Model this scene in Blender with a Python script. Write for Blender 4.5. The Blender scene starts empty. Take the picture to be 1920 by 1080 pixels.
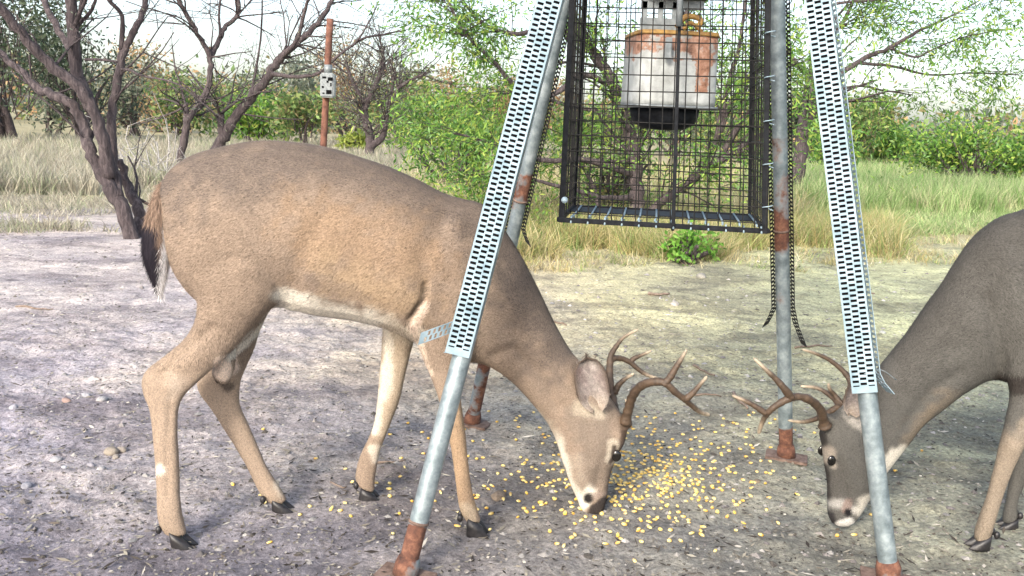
import bpy, bmesh, math, random
import numpy as np
from mathutils import Vector

random.seed(7)
RNG = np.random.default_rng(11)
S = bpy.context.scene
COL = S.collection

# ------------------------------------------------------------------ camera
PITCH, ROLL, F = math.radians(10.17), math.radians(2.3), 1700.0      # focal length in pixels of a 1920 px wide picture
fwd = np.array([0, math.cos(PITCH), -math.sin(PITCH)])
up0 = np.array([0, math.sin(PITCH), math.cos(PITCH)])
x0_ = np.array([1.0, 0, 0])
RIGHT = math.cos(ROLL) * x0_ + math.sin(ROLL) * up0
UP = -math.sin(ROLL) * x0_ + math.cos(ROLL) * up0
CAM = np.array([0, 0, 1.0])
cd = bpy.data.cameras.new('camera'); cam = bpy.data.objects.new('camera', cd); COL.objects.link(cam)
cd.sensor_width = 36; cd.lens = 36 * F / 1920; cd.clip_start = 0.05; cd.clip_end = 3000
from mathutils import Matrix
cam.matrix_world = Matrix(((RIGHT[0], UP[0], -fwd[0], CAM[0]), (RIGHT[1], UP[1], -fwd[1], CAM[1]),
                           (RIGHT[2], UP[2], -fwd[2], CAM[2]), (0, 0, 0, 1)))
S.camera = cam
S.render.resolution_x, S.render.resolution_y = 1024, 576

# ------------------------------------------------------------------ light
SUN_EL, SUN_ROT = math.radians(30), math.radians(205)
w = bpy.data.worlds.new('World'); S.world = w; w.use_nodes = True
wt = w.node_tree; wt.nodes.clear()
sky = wt.nodes.new('ShaderNodeTexSky'); sky.sky_type = 'NISHITA'; sky.sun_disc = False
sky.sun_elevation = SUN_EL; sky.sun_rotation = SUN_ROT
sky.air_density = 1.0; sky.dust_density = 3.0; sky.ozone_density = 1.0
hs = wt.nodes.new('ShaderNodeHueSaturation'); hs.inputs['Saturation'].default_value = 0.75
bg = wt.nodes.new('ShaderNodeBackground'); bg.inputs['Strength'].default_value = 0.15
wo = wt.nodes.new('ShaderNodeOutputWorld')
wt.links.new(sky.outputs[0], hs.inputs['Color']); wt.links.new(hs.outputs[0], bg.inputs['Color'])
wt.links.new(bg.outputs[0], wo.inputs['Surface'])
sl = bpy.data.lights.new('sun', 'SUN'); so = bpy.data.objects.new('sun', sl); COL.objects.link(so)
sl.energy = 1.5; sl.angle = math.radians(10); sl.color = (1.0, 0.93, 0.82)
sdir = Vector((math.sin(SUN_ROT) * math.cos(SUN_EL), math.cos(SUN_ROT) * math.cos(SUN_EL), math.sin(SUN_EL)))
so.rotation_euler = sdir.to_track_quat('Z', 'Y').to_euler()
S.view_settings.view_transform = 'Standard'; S.view_settings.look = 'None'
S.view_settings.gamma = 1.0; S.view_settings.use_curve_mapping = False
S.view_settings.exposure = 1.45

# ------------------------------------------------------------------ helpers
def ray(x, y): return fwd * F + RIGHT * (x - 960) - UP * (y - 540)
def at(x, y, Y):
    d = ray(x, y); return CAM + d * (Y / d[1])
def gp(x, y):
    d = ray(x, y); return CAM + d * (-CAM[2] / d[2])

_T = RNG.random((256, 256))
def vnoise(x, y):
    xi = np.floor(x).astype(int); yi = np.floor(y).astype(int); fx = x - xi; fy = y - yi
    fx = fx * fx * (3 - 2 * fx); fy = fy * fy * (3 - 2 * fy)
    a = _T[xi & 255, yi & 255]; b = _T[(xi + 1) & 255, yi & 255]
    c = _T[xi & 255, (yi + 1) & 255]; d = _T[(xi + 1) & 255, (yi + 1) & 255]
    return (a * (1 - fx) + b * fx) * (1 - fy) + (c * (1 - fx) + d * fx) * fy
def fbm(x, y, o=4):
    s = 0; a = 1.0; n = 0
    for i in range(o):
        s = s + a * vnoise(x * 2 ** i + 13.7 * i, y * 2 ** i + 5.1 * i); n += a; a *= .5
    return s / n
def H(x, y):
    x = np.asarray(x, float); y = np.asarray(y, float)
    r = np.hypot(x, y)
    k = np.clip(1 - (r - 9) / 6, 0, 1)
    h = (fbm(x * 3 + 31, y * 3 + 7, 4) - .5) * .022
    h = h + (np.maximum(fbm(x * 16 + 5, y * 16 + 9, 3), .42) - .5) * .028 + (fbm(x * 7 + 11, y * 7, 2) - .5) * .018
    h = h + (vnoise(x * 60 + 3, y * 60) - .5) * .006
    far = (fbm(x * .06 + 3, y * .06 + 8, 3) - .5) * .35 * np.clip((r - 12) / 30, 0, 1)
    return h * k + far

def mesh_np(name, verts, faces, col=None, smooth=True):
    """verts (N,3), faces: (M,k) array or list of tuples"""
    me = bpy.data.meshes.new(name)
    verts = np.asarray(verts, np.float32)
    if isinstance(faces, np.ndarray):
        M, k = faces.shape
        me.vertices.add(len(verts)); me.vertices.foreach_set('co', verts.ravel())
        me.loops.add(M * k); me.loops.foreach_set('vertex_index', faces.astype(np.int32).ravel())
        me.polygons.add(M); me.polygons.foreach_set('loop_start', np.arange(0, M * k, k, dtype=np.int32))
        me.update(calc_edges=True)
    else:
        me.from_pydata([tuple(v) for v in verts.tolist()], [], faces)
    if col is not None: setcol(me, col)
    me.polygons.foreach_set('use_smooth', np.full(len(me.polygons), smooth))
    return me
def setcol(me, col):
    a = me.color_attributes.get('Col') or me.color_attributes.new('Col', 'FLOAT_COLOR', 'POINT')
    c = np.ones((len(me.vertices), 4), np.float32); c[:, :3] = col
    a.data.foreach_set('color', c.ravel())
def vco(me):
    v = np.empty(len(me.vertices) * 3, np.float32); me.vertices.foreach_get('co', v); return v.reshape(-1, 3)

def meta(o, label=None, cat=None, group=None, kind=None):
    if label: o['label'] = label
    if cat: o['category'] = cat
    if group: o['group'] = group
    if kind: o['kind'] = kind
    return o
def empty(name, loc, label, cat, group=None):
    o = bpy.data.objects.new(name, None); COL.objects.link(o); o.location = tuple(loc); o.empty_display_size = .1
    return meta(o, label, cat, group)
def part(name, me, mat, parent=None, **k):
    """mesh in world coordinates, hung under an empty (or under a part of it)"""
    o = bpy.data.objects.new(name, me); COL.objects.link(o)
    if mat is not None and not me.materials: me.materials.append(mat)
    if parent is not None:
        o.parent = parent
        o.location = tuple(-v for v in parent.location) if parent.type == 'EMPTY' else (0, 0, 0)
    return meta(o, **k)
def single(name, me, mat, base, **k):
    """thing that is one mesh: world-coordinate mesh moved so its origin is at base"""
    v = vco(me) - np.asarray(base, np.float32); me.vertices.foreach_set('co', v.ravel()); me.update()
    o = bpy.data.objects.new(name, me); COL.objects.link(o); me.materials.append(mat); o.location = tuple(base)
    return meta(o, **k)

class MB:
    def __init__(s): s.v = []; s.f = []; s.c = []; s.n = 0
    def add(s, v, f, c=None):
        v = np.asarray(v, float); s.v.append(v); s.f += [tuple(i + s.n for i in q) for q in f]; s.n += len(v)
        s.c.append(np.ones((len(v), 3)) * (c if c is not None else (1, 1, 1)))
    def tube(s, pts, rad, n=8, c=None, cap=True, ell=None):
        pts = np.asarray(pts, float); m = len(pts); rad = np.ones(m) * rad
        t = np.gradient(pts, axis=0); t /= np.linalg.norm(t, axis=1)[:, None] + 1e-12
        up = np.array([0, 0, 1.0]) if abs(t[0][2]) < .9 else np.array([1.0, 0, 0])
        vs = []; a = np.cross(t[0], up); a /= np.linalg.norm(a)
        ang = np.arange(n) * 2 * math.pi / n
        for i in range(m):
            a = a - t[i] * (a @ t[i]); a /= np.linalg.norm(a); b = np.cross(t[i], a)
            vs.append(pts[i] + rad[i] * (np.outer(np.cos(ang), a) + np.outer(np.sin(ang), b)))
        v = np.concatenate(vs); f = []
        for i in range(m - 1):
            for j in range(n):
                k = (j + 1) % n; f.append((i * n + j, i * n + k, (i + 1) * n + k, (i + 1) * n + j))
        if cap: f.append(tuple(range(n))[::-1]); f.append(tuple((m - 1) * n + j for j in range(n)))
        cc = None
        if c is not None:
            c = np.asarray(c, float); cc = np.repeat(c, n, axis=0) if c.ndim == 2 else c
        s.add(v, f, cc)
    def bar(s, a, b, w, h=None, up=(0, 1, 0), c=None):
        a = np.asarray(a, float); b = np.asarray(b, float); h = h or w
        d = b - a; d /= np.linalg.norm(d); u = np.asarray(up, float); u = u - d * (u @ d)
        if np.linalg.norm(u) < 1e-4: u = np.array([1.0, 0, 0]) - d * d[0]
        u /= np.linalg.norm(u); r = np.cross(d, u)
        v = [p + r * w / 2 * i + u * h / 2 * j for p in (a, b) for i, j in ((-1, -1), (1, -1), (1, 1), (-1, 1))]
        s.add(v, [(3, 2, 1, 0), (4, 5, 6, 7), (0, 1, 5, 4), (1, 2, 6, 5), (2, 3, 7, 6), (3, 0, 4, 7)], c)
    def box(s, c, size, col=None):
        c = np.asarray(c, float); s.bar(c - [0, 0, size[2] / 2], c + [0, 0, size[2] / 2], size[0], size[1], c=col)
    def mesh(s, name, smooth=False, bevel=0):
        me = bpy.data.meshes.new(name); V = np.concatenate(s.v)
        me.from_pydata(V.tolist(), [], s.f); setcol(me, np.concatenate(s.c))
        if bevel:
            bm = bmesh.new(); bm.from_mesh(me)
            bmesh.ops.bevel(bm, geom=bm.edges[:], offset=bevel, segments=2, affect='EDGES', clamp_overlap=True)
            bm.to_mesh(me); bm.free()
        me.polygons.foreach_set('use_smooth', np.full(len(me.polygons), smooth)); me.update()
        return me

def spline(P, sub=6):
    P = np.asarray(P, float)
    if len(P) < 3: return np.array([P[0] + (P[-1] - P[0]) * t for t in np.linspace(0, 1, sub + 1)])
    Q = np.vstack([2 * P[0] - P[1], P, 2 * P[-1] - P[-2]]); out = []
    for i in range(1, len(Q) - 2):
        for t in np.arange(sub) / sub:
            p0, p1, p2, p3 = Q[i - 1], Q[i], Q[i + 1], Q[i + 2]
            out.append(.5 * (2 * p1 + (p2 - p0) * t + (2 * p0 - 5 * p1 + 4 * p2 - p3) * t * t + (-p0 + 3 * p1 - 3 * p2 + p3) * t ** 3))
    out.append(Q[-2]); return np.array(out)

# ------------------------------------------------------------------ materials
def mat(name, rough=.8, metal=0.0):
    m = bpy.data.materials.new(name); m.use_nodes = True; nt = m.node_tree
    b = nt.nodes['Principled BSDF']; b.inputs['Roughness'].default_value = rough; b.inputs['Metallic'].default_value = metal
    return m, nt, b
def N(nt, t, **k):
    n = nt.nodes.new(t)
    for a, v in k.items():
        if a in n.inputs: n.inputs[a].default_value = v
        else: setattr(n, a, v)
    return n
def noise(nt, scale, detail=6, rough=.6, vec=None, dist=0):
    n = N(nt, 'ShaderNodeTexNoise', Scale=scale, Detail=detail, Roughness=rough, Distortion=dist)
    v = vec or obj_vec(nt); nt.links.new(v, n.inputs['Vector']); return n.outputs[0]
def obj_vec(nt):
    g = nt.nodes.new('ShaderNodeNewGeometry'); return g.outputs['Position']
def ramp(nt, fac, stops):
    r = nt.nodes.new('ShaderNodeValToRGB'); nt.links.new(fac, r.inputs[0]); e = r.color_ramp.elements
    while len(e) < len(stops): e.new(.5)
    for q, (p, c) in zip(e, stops):
        q.position = p; q.color = tuple(c) + (1,) if len(c) == 3 else c
    return r.outputs[0]
def mix(nt, fac, a, b, mode='MIX'):
    m = nt.nodes.new('ShaderNodeMix'); m.data_type = 'RGBA'; m.blend_type = mode
    for s, v in ((0, fac), (6, a), (7, b)):
        if isinstance(v, (int, float)): m.inputs[s].default_value = v
        elif isinstance(v, tuple): m.inputs[s].default_value = v + (1,) if len(v) == 3 else v
        else: nt.links.new(v, m.inputs[s])
    return m.outputs[2]
def bump(nt, b, h, strength=.4, dist=.01):
    n = nt.nodes.new('ShaderNodeBump'); n.inputs['Strength'].default_value = strength; n.inputs['Distance'].default_value = dist
    nt.links.new(h, n.inputs['Height']); nt.links.new(n.outputs[0], b.inputs['Normal'])
def math_(nt, op, a, b=None):
    m = nt.nodes.new('ShaderNodeMath'); m.operation = op
    for i, v in enumerate((a, b)):
        if v is None: continue
        if isinstance(v, (int, float)): m.inputs[i].default_value = v
        else: nt.links.new(v, m.inputs[i])
    return m.outputs[0]

def M_soil():
    m, nt, b = mat('dusty_soil', .95)
    g = obj_vec(nt)
    fine = noise(nt, 70, 8, .75, g); mid = noise(nt, 9, 6, .65, g); big = noise(nt, 1.1, 4, .55, g)
    c = ramp(nt, fine, [(.28, (.10, .092, .088)), (.42, (.27, .25, .235)), (.56, (.46, .43, .40)), (.74, (.68, .65, .61))])
    d = ramp(nt, mid, [(.3, (.50, .49, .50)), (.5, (.95, .94, .93)), (.7, (1.2, 1.18, 1.13))])
    c = mix(nt, 1.0, c, d, 'MULTIPLY')
    e = ramp(nt, big, [(.35, (.72, .72, .76)), (.6, (1.08, 1.05, 1.0))])
    c = mix(nt, 1.0, c, e, 'MULTIPLY')
    # straw-strewn soil where the old grass lies, camera colour cast painted into the soil: violet at left, greenish at right
    sx = nt.nodes.new('ShaderNodeSeparateXYZ'); nt.links.new(g, sx.inputs[0])
    wob = math_(nt, 'MULTIPLY', math_(nt, 'SUBTRACT', big, .5), 2.2)
    yy = math_(nt, 'ADD', sx.outputs[1], wob)
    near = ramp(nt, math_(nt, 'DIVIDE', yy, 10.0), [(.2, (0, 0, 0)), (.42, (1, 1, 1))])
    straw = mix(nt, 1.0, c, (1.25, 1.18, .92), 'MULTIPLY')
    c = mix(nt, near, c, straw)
    left = ramp(nt, math_(nt, 'ADD', math_(nt, 'MULTIPLY', math_(nt, 'ADD', sx.outputs[0], math_(nt, 'MULTIPLY', wob, .5)), .18), .5), [(.2, (.87, .90, 1.26)), (.45, (.98, .98, 1.05)), (.62, (.90, .97, .88)), (.9, (.80, .95, .84))])
    c = mix(nt, 1.0, c, left, 'MULTIPLY')
    gr = ramp(nt, math_(nt, 'DIVIDE', yy, 30.0), [(.27, (0, 0, 0)), (.36, (1, 1, 1))])
    gcol = ramp(nt, noise(nt, 2.2, 6, .7, g), [(.3, (.15, .14, .075)), (.55, (.32, .28, .16)), (.75, (.44, .39, .24))])
    c = mix(nt, gr, c, gcol)
    # soil darker close to the camera, lighter farther out, and irregular darker patches of disturbed soil
    mp = nt.nodes.new('ShaderNodeMapping'); mp.inputs['Scale'].default_value = (.7, 1.6, 1); nt.links.new(g, mp.inputs[0])
    patch = ramp(nt, noise(nt, 1.5, 7, .62, mp.outputs[0], .4), [(.38, (.56, .55, .57)), (.50, (.92, .92, .92)), (.62, (1.1, 1.1, 1.08))])
    c = mix(nt, math_(nt, 'SUBTRACT', 1.0, gr), c, mix(nt, 1.0, c, patch, 'MULTIPLY'))
    depth_tone = ramp(nt, math_(nt, 'DIVIDE', yy, 10.0), [(.18, (.82, .82, .83)), (.32, (1.08, 1.08, 1.08)), (.46, (1.30, 1.30, 1.27))])
    c = mix(nt, math_(nt, 'SUBTRACT', 1.0, gr), c, mix(nt, 1.0, c, depth_tone, 'MULTIPLY'))
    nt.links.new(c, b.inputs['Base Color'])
    bump(nt, b, math_(nt, 'ADD', fine, math_(nt, 'MULTIPLY', mid, 1.5)), .9, .014)
    return m
def M_attr(name, rough=.8, var=.35, scale=40, bmp=0.0, bscale=60, spec=.2, transl=0.0):
    m, nt, b = mat(name, rough); b.inputs['Specular IOR Level'].default_value = spec
    a = nt.nodes.new('ShaderNodeVertexColor'); a.layer_name = 'Col'
    c = a.outputs[0]
    if var:
        n = noise(nt, scale, 5, .7)
        c = mix(nt, 1.0, c, ramp(nt, n, [(.25, (1 - var,) * 3), (.5, (1, 1, 1)), (.75, (1 + var,) * 3)]), 'MULTIPLY')
    nt.links.new(c, b.inputs['Base Color'])
    if bmp: bump(nt, b, noise(nt, bscale, 6, .7), bmp, .01)
    if transl:
        t = nt.nodes.new('ShaderNodeBsdfTranslucent'); nt.links.new(c, t.inputs[0])
        ms = nt.nodes.new('ShaderNodeMixShader'); ms.inputs[0].default_value = transl
        nt.links.new(b.outputs[0], ms.inputs[1]); nt.links.new(t.outputs[0], ms.inputs[2])
        nt.links.new(ms.outputs[0], nt.nodes['Material Output'].inputs[0])
    return m
def M_bark():
    m, nt, b = mat('mesquite_bark', .95)
    g = obj_vec(nt); mp = nt.nodes.new('ShaderNodeMapping'); mp.inputs['Scale'].default_value = (1, 1, .22)
    nt.links.new(g, mp.inputs[0])
    n = noise(nt, 38, 6, .7, mp.outputs[0], .6)
    c = ramp(nt, n, [(.3, (.022, .017, .020)), (.5, (.070, .054, .057)), (.7, (.16, .13, .13))])
    nt.links.new(c, b.inputs['Base Color']); bump(nt, b, n, 1.0, .03); return m
def M_galv():
    m, nt, b = mat('galvanised_pipe', .42, .55)
    a = nt.nodes.new('ShaderNodeVertexColor'); a.layer_name = 'Col'      # red channel 1 = clean zinc, 0 = rust zone
    sp = nt.nodes.new('ShaderNodeSeparateColor'); nt.links.new(a.outputs[0], sp.inputs[0])
    n = noise(nt, 28, 6, .65); n2 = noise(nt, 7, 5, .6)
    zinc = ramp(nt, n, [(.3, (.13, .165, .18)), (.5, (.25, .30, .32)), (.72, (.44, .50, .52))])
    rust = ramp(nt, noise(nt, 45, 6, .7), [(.3, (.035, .018, .014)), (.5, (.11, .045, .028)), (.72, (.24, .115, .07))])
    k = math_(nt, 'ADD', math_(nt, 'MULTIPLY', math_(nt, 'SUBTRACT', n2, .5), 1.6), math_(nt, 'SUBTRACT', 1.0, sp.outputs[0]))
    fac = ramp(nt, k, [(.42, (0, 0, 0)), (.55, (1, 1, 1))])
    nt.links.new(mix(nt, fac, zinc, rust), b.inputs['Base Color'])
    r = mix(nt, fac, (.4, .4, .4), (.9, .9, .9)); nt.links.new(r, b.inputs['Roughness'])
    mm = mix(nt, fac, (.5, .5, .5), (0, 0, 0)); nt.links.new(mm, b.inputs['Metallic'])
    bump(nt, b, n, .25, .002); return m
def M_simple(name, c1, c2, scale=30, rough=.6, metal=0, bmp=.3, spec=.5):
    m, nt, b = mat(name, rough, metal); b.inputs['Specular IOR Level'].default_value = spec; n = noise(nt, scale, 6, .65)
    nt.links.new(ramp(nt, n, [(.32, c1), (.68, c2)]), b.inputs['Base Color']); bump(nt, b, n, bmp, .002); return m
def M_box():
    m, nt, b = mat('rusty_white_enamel', .55)
    a = nt.nodes.new('ShaderNodeVertexColor'); a.layer_name = 'Col'
    sp = nt.nodes.new('ShaderNodeSeparateColor'); nt.links.new(a.outputs[0], sp.inputs[0])
    n = noise(nt, 22, 6, .7); n2 = noise(nt, 60, 5, .7)
    white = ramp(nt, n, [(.3, (.20, .21, .20)), (.65, (.40, .42, .42))])
    rust = ramp(nt, n2, [(.3, (.07, .03, .016)), (.5, (.24, .12, .075)), (.72, (.38, .25, .19))])
    k = math_(nt, 'ADD', math_(nt, 'MULTIPLY', math_(nt, 'SUBTRACT', n, .5), 1.3), math_(nt, 'SUBTRACT', 1.0, sp.outputs[0]))
    fac = ramp(nt, k, [(.45, (0, 0, 0)), (.53, (1, 1, 1))])
    nt.links.new(mix(nt, fac, white, rust), b.inputs['Base Color']); bump(nt, b, n2, .3, .002); return m

m_soil = M_soil(); m_bark = M_bark(); m_galv = M_galv(); m_box = M_box()
m_coat = M_attr('deer_coat', .85, .42, 260, .6, 300, .15)
m_hair = M_attr('deer_hair', .75, 0, spec=.2)
m_antler = M_attr('antler_bone', .45, .22, 90, .35, 160, .4)
m_leaf = M_attr('green_leaf', .6, 0, spec=.3, transl=.45)
m_grass = M_attr('grass_blade', .75, 0, spec=.2, transl=.3)
m_stone = M_attr('stone', .9, .3, 60, .6, 90)
m_litter = M_attr('dry_litter', .9, 0)
m_corn = M_attr('corn_kernel', .45, .25, 300, 0, 60, .4)
m_twig = M_simple('dead_twig', (.10, .07, .05), (.26, .20, .16), 80, .9)
m_dead = M_simple('grey_dead_wood', (.22, .21, .20), (.46, .44, .42), 40, .9)
m_black = M_simple('black_painted_steel', (.004, .0045, .006), (.014, .016, .02), 60, .6, .0, .3, .12)
m_wire = M_simple('dark_wire', (.007, .008, .009), (.028, .026, .024), 80, .6, .0, .3, .15)
m_strap = M_simple('zinc_strap', (.15, .225, .265), (.30, .385, .44), 26, .6, .1)
m_dark = M_simple('matt_black_and_slot_shade', (.003, .003, .0035), (.008, .008, .009), 40, .9, 0, .3, .05)  # near-black for the added slot shade strip, the flanges and the dials
m_rust = M_simple('rusty_plate', (.07, .04, .03), (.22, .155, .125), 50, .9)
m_post = M_simple('rusty_post', (.07, .028, .02), (.20, .09, .06), 14, .9)
m_grey = M_simple('grey_enamel', (.10, .12, .13), (.24, .26, .27), 40, .5, .2)
m_yellow = M_simple('yellowed_rust_lid', (.10, .05, .02), (.34, .20, .05), 50, .7)
m_eye = M_simple('wet_black_eye', (.004, .004, .004), (.012, .01, .008), 30, .05, 0, 0)
m_hoof = M_simple('black_hoof', (.006, .006, .007), (.025, .022, .023), 120, .45)
m_barrel = M_simple('olive_barrel', (.10, .11, .075), (.17, .18, .12), 12, .6)

# ------------------------------------------------------------------ ground
def axis_(lo, hi, step, far, grow=1.09):
    a = list(np.arange(lo, hi, step)); s = step
    while a[-1] < far: s *= grow; a.append(a[-1] + s)
    s = step
    while a[0] > -far: s *= grow; a.insert(0, a[0] - s)
    return np.array(a)
gx = axis_(-2.0, 2.4, .0105, 1200); gy = axis_(1.2, 4.2, .0105, 1400, 1.035)
GX, GY = np.meshgrid(gx, gy); n1, n2 = GX.shape
GZ = H(GX, GY)
idx = np.arange(n1 * n2).reshape(n1, n2)
fc = np.stack([idx[:-1, :-1], idx[:-1, 1:], idx[1:, 1:], idx[1:, :-1]], -1).reshape(-1, 4)
g_me = mesh_np('ground', np.stack([GX, GY, GZ], -1).reshape(-1, 3), fc)
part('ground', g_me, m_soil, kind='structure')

# ------------------------------------------------------------------ leaves, blades and generic flakes
def flakes(P, D, L, W, C, nrm=None, bend=0):
    """long diamond leaf per point: P base, D direction"""
    P = np.asarray(P); D = D / (np.linalg.norm(D, axis=1)[:, None] + 1e-9); n = len(P)
    r = RNG.normal(size=(n, 3)); s = np.cross(D, r); s /= np.linalg.norm(s, axis=1)[:, None] + 1e-9
    L = np.broadcast_to(L, n)[:, None]; W = np.broadcast_to(W, n)[:, None]
    v = np.stack([P, P + D * L * .45 + s * W / 2, P + D * L, P + D * L * .45 - s * W / 2], 1).reshape(-1, 3)
    f = np.arange(4 * n).reshape(n, 4)
    return v, f, np.repeat(C, 4, axis=0)
def blades(P, D, L, W, C, droop=.5):
    n = len(P); D = D / np.linalg.norm(D, axis=1)[:, None]
    a = RNG.random(n) * 6.283; s = np.stack([np.cos(a), np.sin(a), 0 * a], 1)
    out = D.copy(); out[:, 2] = 0; L = L[:, None]; W = np.broadcast_to(W, n)[:, None]
    mid = P + D * L * .55; tip = mid + (D * .5 + out * droop) * L * .8; tip[:, 2] = np.maximum(tip[:, 2], P[:, 2] + .01)
    v = np.stack([P - s * W / 2, P + s * W / 2, mid + s * W * .35, mid - s * W * .35, tip], 1).reshape(-1, 3)
    b = np.arange(n)[:, None] * 5
    f = np.concatenate([b + [0, 1, 2], b + [0, 2, 3], b + [3, 2, 4]])
    return v, f, np.repeat(C, 5, axis=0)
def pick(cols, n, jit=.25):
    cols = np.asarray(cols); c = cols[RNG.integers(0, len(cols), n)]
    return c * (1 + (RNG.random((n, 1)) - .5) * 2 * jit)

# ------------------------------------------------------------------ trees
GREENS = dict(
    mesq=[(.15, .29, .05), (.10, .22, .04), (.24, .38, .07), (.06, .15, .03), (.34, .42, .09), (.20, .34, .12)],
    dark=[(.055, .085, .050), (.09, .12, .07), (.04, .06, .04), (.13, .15, .09)],
    grey=[(.16, .19, .14), (.22, .24, .18), (.11, .14, .10), (.27, .28, .20)],
    mid=[(.12, .20, .065), (.18, .27, .09), (.08, .14, .05), (.27, .33, .11), (.30, .26, .12)],
    gold=[(.40, .26, .14), (.48, .30, .17), (.30, .25, .12), (.20, .20, .10)],  # warm sunlight on the far tops is put into these leaf colours
    yell=[(.28, .34, .07), (.20, .28, .06), (.34, .38, .10)])
def grow(mb, leaves, p, d, L, r, lev, wig=.25, drop=.0, nseg=5, kids=3, sides=5, spread=.7, lastlev=0):
    p = np.array(p, float); d = np.array(d, float); d /= np.linalg.norm(d)
    pts = [p]; ds = [d]
    for i in range(nseg):
        d = d + np.array([random.gauss(0, wig), random.gauss(0, wig), random.gauss(0, wig) * .7 - drop]) * .5; d /= np.linalg.norm(d)
        pts.append(pts[-1] + d * L / nseg); ds.append(d)
    pts = np.array(pts); rad = np.linspace(r, r * .45, len(pts))
    mb.tube(pts, rad, sides if lev > 0 else 3, cap=False)
    if lev <= 1:
        for q, dd in zip(pts[1:], ds[1:]): leaves.append((q, dd))
    if lev > lastlev:
        for k in range(kids):
            i = random.randint(max(1, nseg // 3), nseg); dd = ds[i]
            nd = dd + np.array([random.gauss(0, spread), random.gauss(0, spread), random.gauss(0, spread * .7)])
            grow(mb, leaves, pts[i], nd, L * random.uniform(.5, .72), rad[i] * .68, lev - 1, wig, drop, max(3, nseg - 1), kids, sides, spread, lastlev)
def leafmesh(name, leaves, per, spread, L, W, cols, droop=.3):
    q = np.array([a for a, _ in leaves]); dd = np.array([b for _, b in leaves])
    q = np.repeat(q, per, axis=0); dd = np.repeat(dd, per, axis=0); n = len(q)
    clump = np.repeat(.8 + .4 * RNG.random(len(leaves)), per)[:, None]
    P = q + RNG.normal(size=(n, 3)) * spread
    D = dd * .6 + RNG.normal(size=(n, 3)) * .8; D[:, 2] -= droop
    v, f, c = flakes(P, D, L * (.6 + .8 * RNG.random(n)), W * (.7 + .6 * RNG.random(n)), pick(cols, n) * clump)
    return mesh_np(name, v, f, c, False)

def poly_tree(name, Y, limbs, label, cat='tree', group=None, leaf=None, extra=None, twigs=0, twL=.6, lev=1, yvar=.5, drop=.02, groundpx=None):
    """limbs: list of (list of (px,py[,dY]), r0 m, r1 m): main limbs traced, twigs grown from them"""
    mb = MB(); leaves = []; base = None
    for k, (pp, r0, r1) in enumerate(limbs):
        P = np.array([at(q[0], q[1], Y + (q[2] if len(q) > 2 else 0)) for q in pp])
        if base is None: base = P[0].copy(); base[2] = 0
        if P[0][2] < .25: P = np.vstack([P[0] + (P[0] - P[1]) * .15 - [0, 0, P[0][2] + .08], P]); flare = True
        else: flare = False
        sp = spline(P, 5); sp[1:-1] += RNG.normal(size=(len(sp) - 2, 3)) * r0 * .12
        rr_ = np.linspace(r0, r1, len(sp)) * (1 + .05 * RNG.normal(size=len(sp)))
        if flare: rr_[:5] *= [1.75, 1.5, 1.3, 1.15, 1.05]
        mb.tube(sp, rr_, 10, cap=True)
        if twigs:
            for j in range(int(twigs * max(1, len(sp) / 12))):
                i = random.randint(len(sp) // 3, len(sp) - 1)
                t = sp[min(i + 1, len(sp) - 1)] - sp[i - 1]; t /= np.linalg.norm(t)
                nd = t + np.array([random.gauss(0, .8), random.gauss(0, .8), random.gauss(0, .5)])
                grow(mb, leaves, sp[i], nd, twL * random.uniform(.6, 1.2), max(.004, r1 * .5), lev, .3, drop, 5, 3, 4, .7)
    e = empty(name, base, label, cat, group)
    part('trunk', mb.mesh('trunk', True), m_bark, e)
    if leaf and leaves:
        part('crown', leafmesh('crown', leaves, *leaf), m_leaf, e)
    return e

# big multi-stemmed mesquite at the left
poly_tree('mesquite_tree', 7.1, [
    ([(250, 452), (224, 380), (188, 320), (166, 276), (157, 231, .1), (129, 191, .1), (80, 169, .2), (36, 133, .3), (0, 96, .4), (-60, 60, .5)], .068, .018),
    ([(204, 330), (196, 270, -.05), (173, 204, -.1), (142, 160, -.15), (89, 116, -.2), (44, 67, -.3), (0, 13, -.4), (-50, -40, -.5)], .05, .03),
    ([(172, 204, -.05), (147, 147, .1), (138, 89, .1), (135, 36, .1), (131, -60, .1)], .05, .04),
    ([(145, 110, .1), (111, 58, .3), (75, -10, .5)], .032, .022),
    ([(139, 60, .1), (151, 42, .1), (172, 18, 0), (186, -20, -.1)], .018, .01),
    ([(222, 370), (212, 310, .1), (209, 249, .15), (211, 200, .2), (218, 169, .2), (228, 111, .25), (242, 76, .25), (262, 36, .3), (280, -30, .4)], .045, .022),
    ([(228, 95, .25), (229, 31, .2), (204, 0, .1), (190, -30, .1)], .02, .012),
    ([(226, 129, .25), (245, 132, .1), (267, 142, 0), (329, 156, -.2), (369, 184, -.3)], .013, .004),
    ([(262, 440, .12), (262, 400, .2), (250, 370, .25), (236, 340, .3), (222, 300, .3)], .055, .032),
    ([(160, 112, .1), (190, 112, 0), (220, 116, -.1)], .012, .008)],
    'big leaning mesquite with several dark bare stems, left behind the grazing buck', twigs=1.3, twL=.8, lev=1, leaf=(1, .04, .035, .008, GREENS['grey'], .3))
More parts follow.
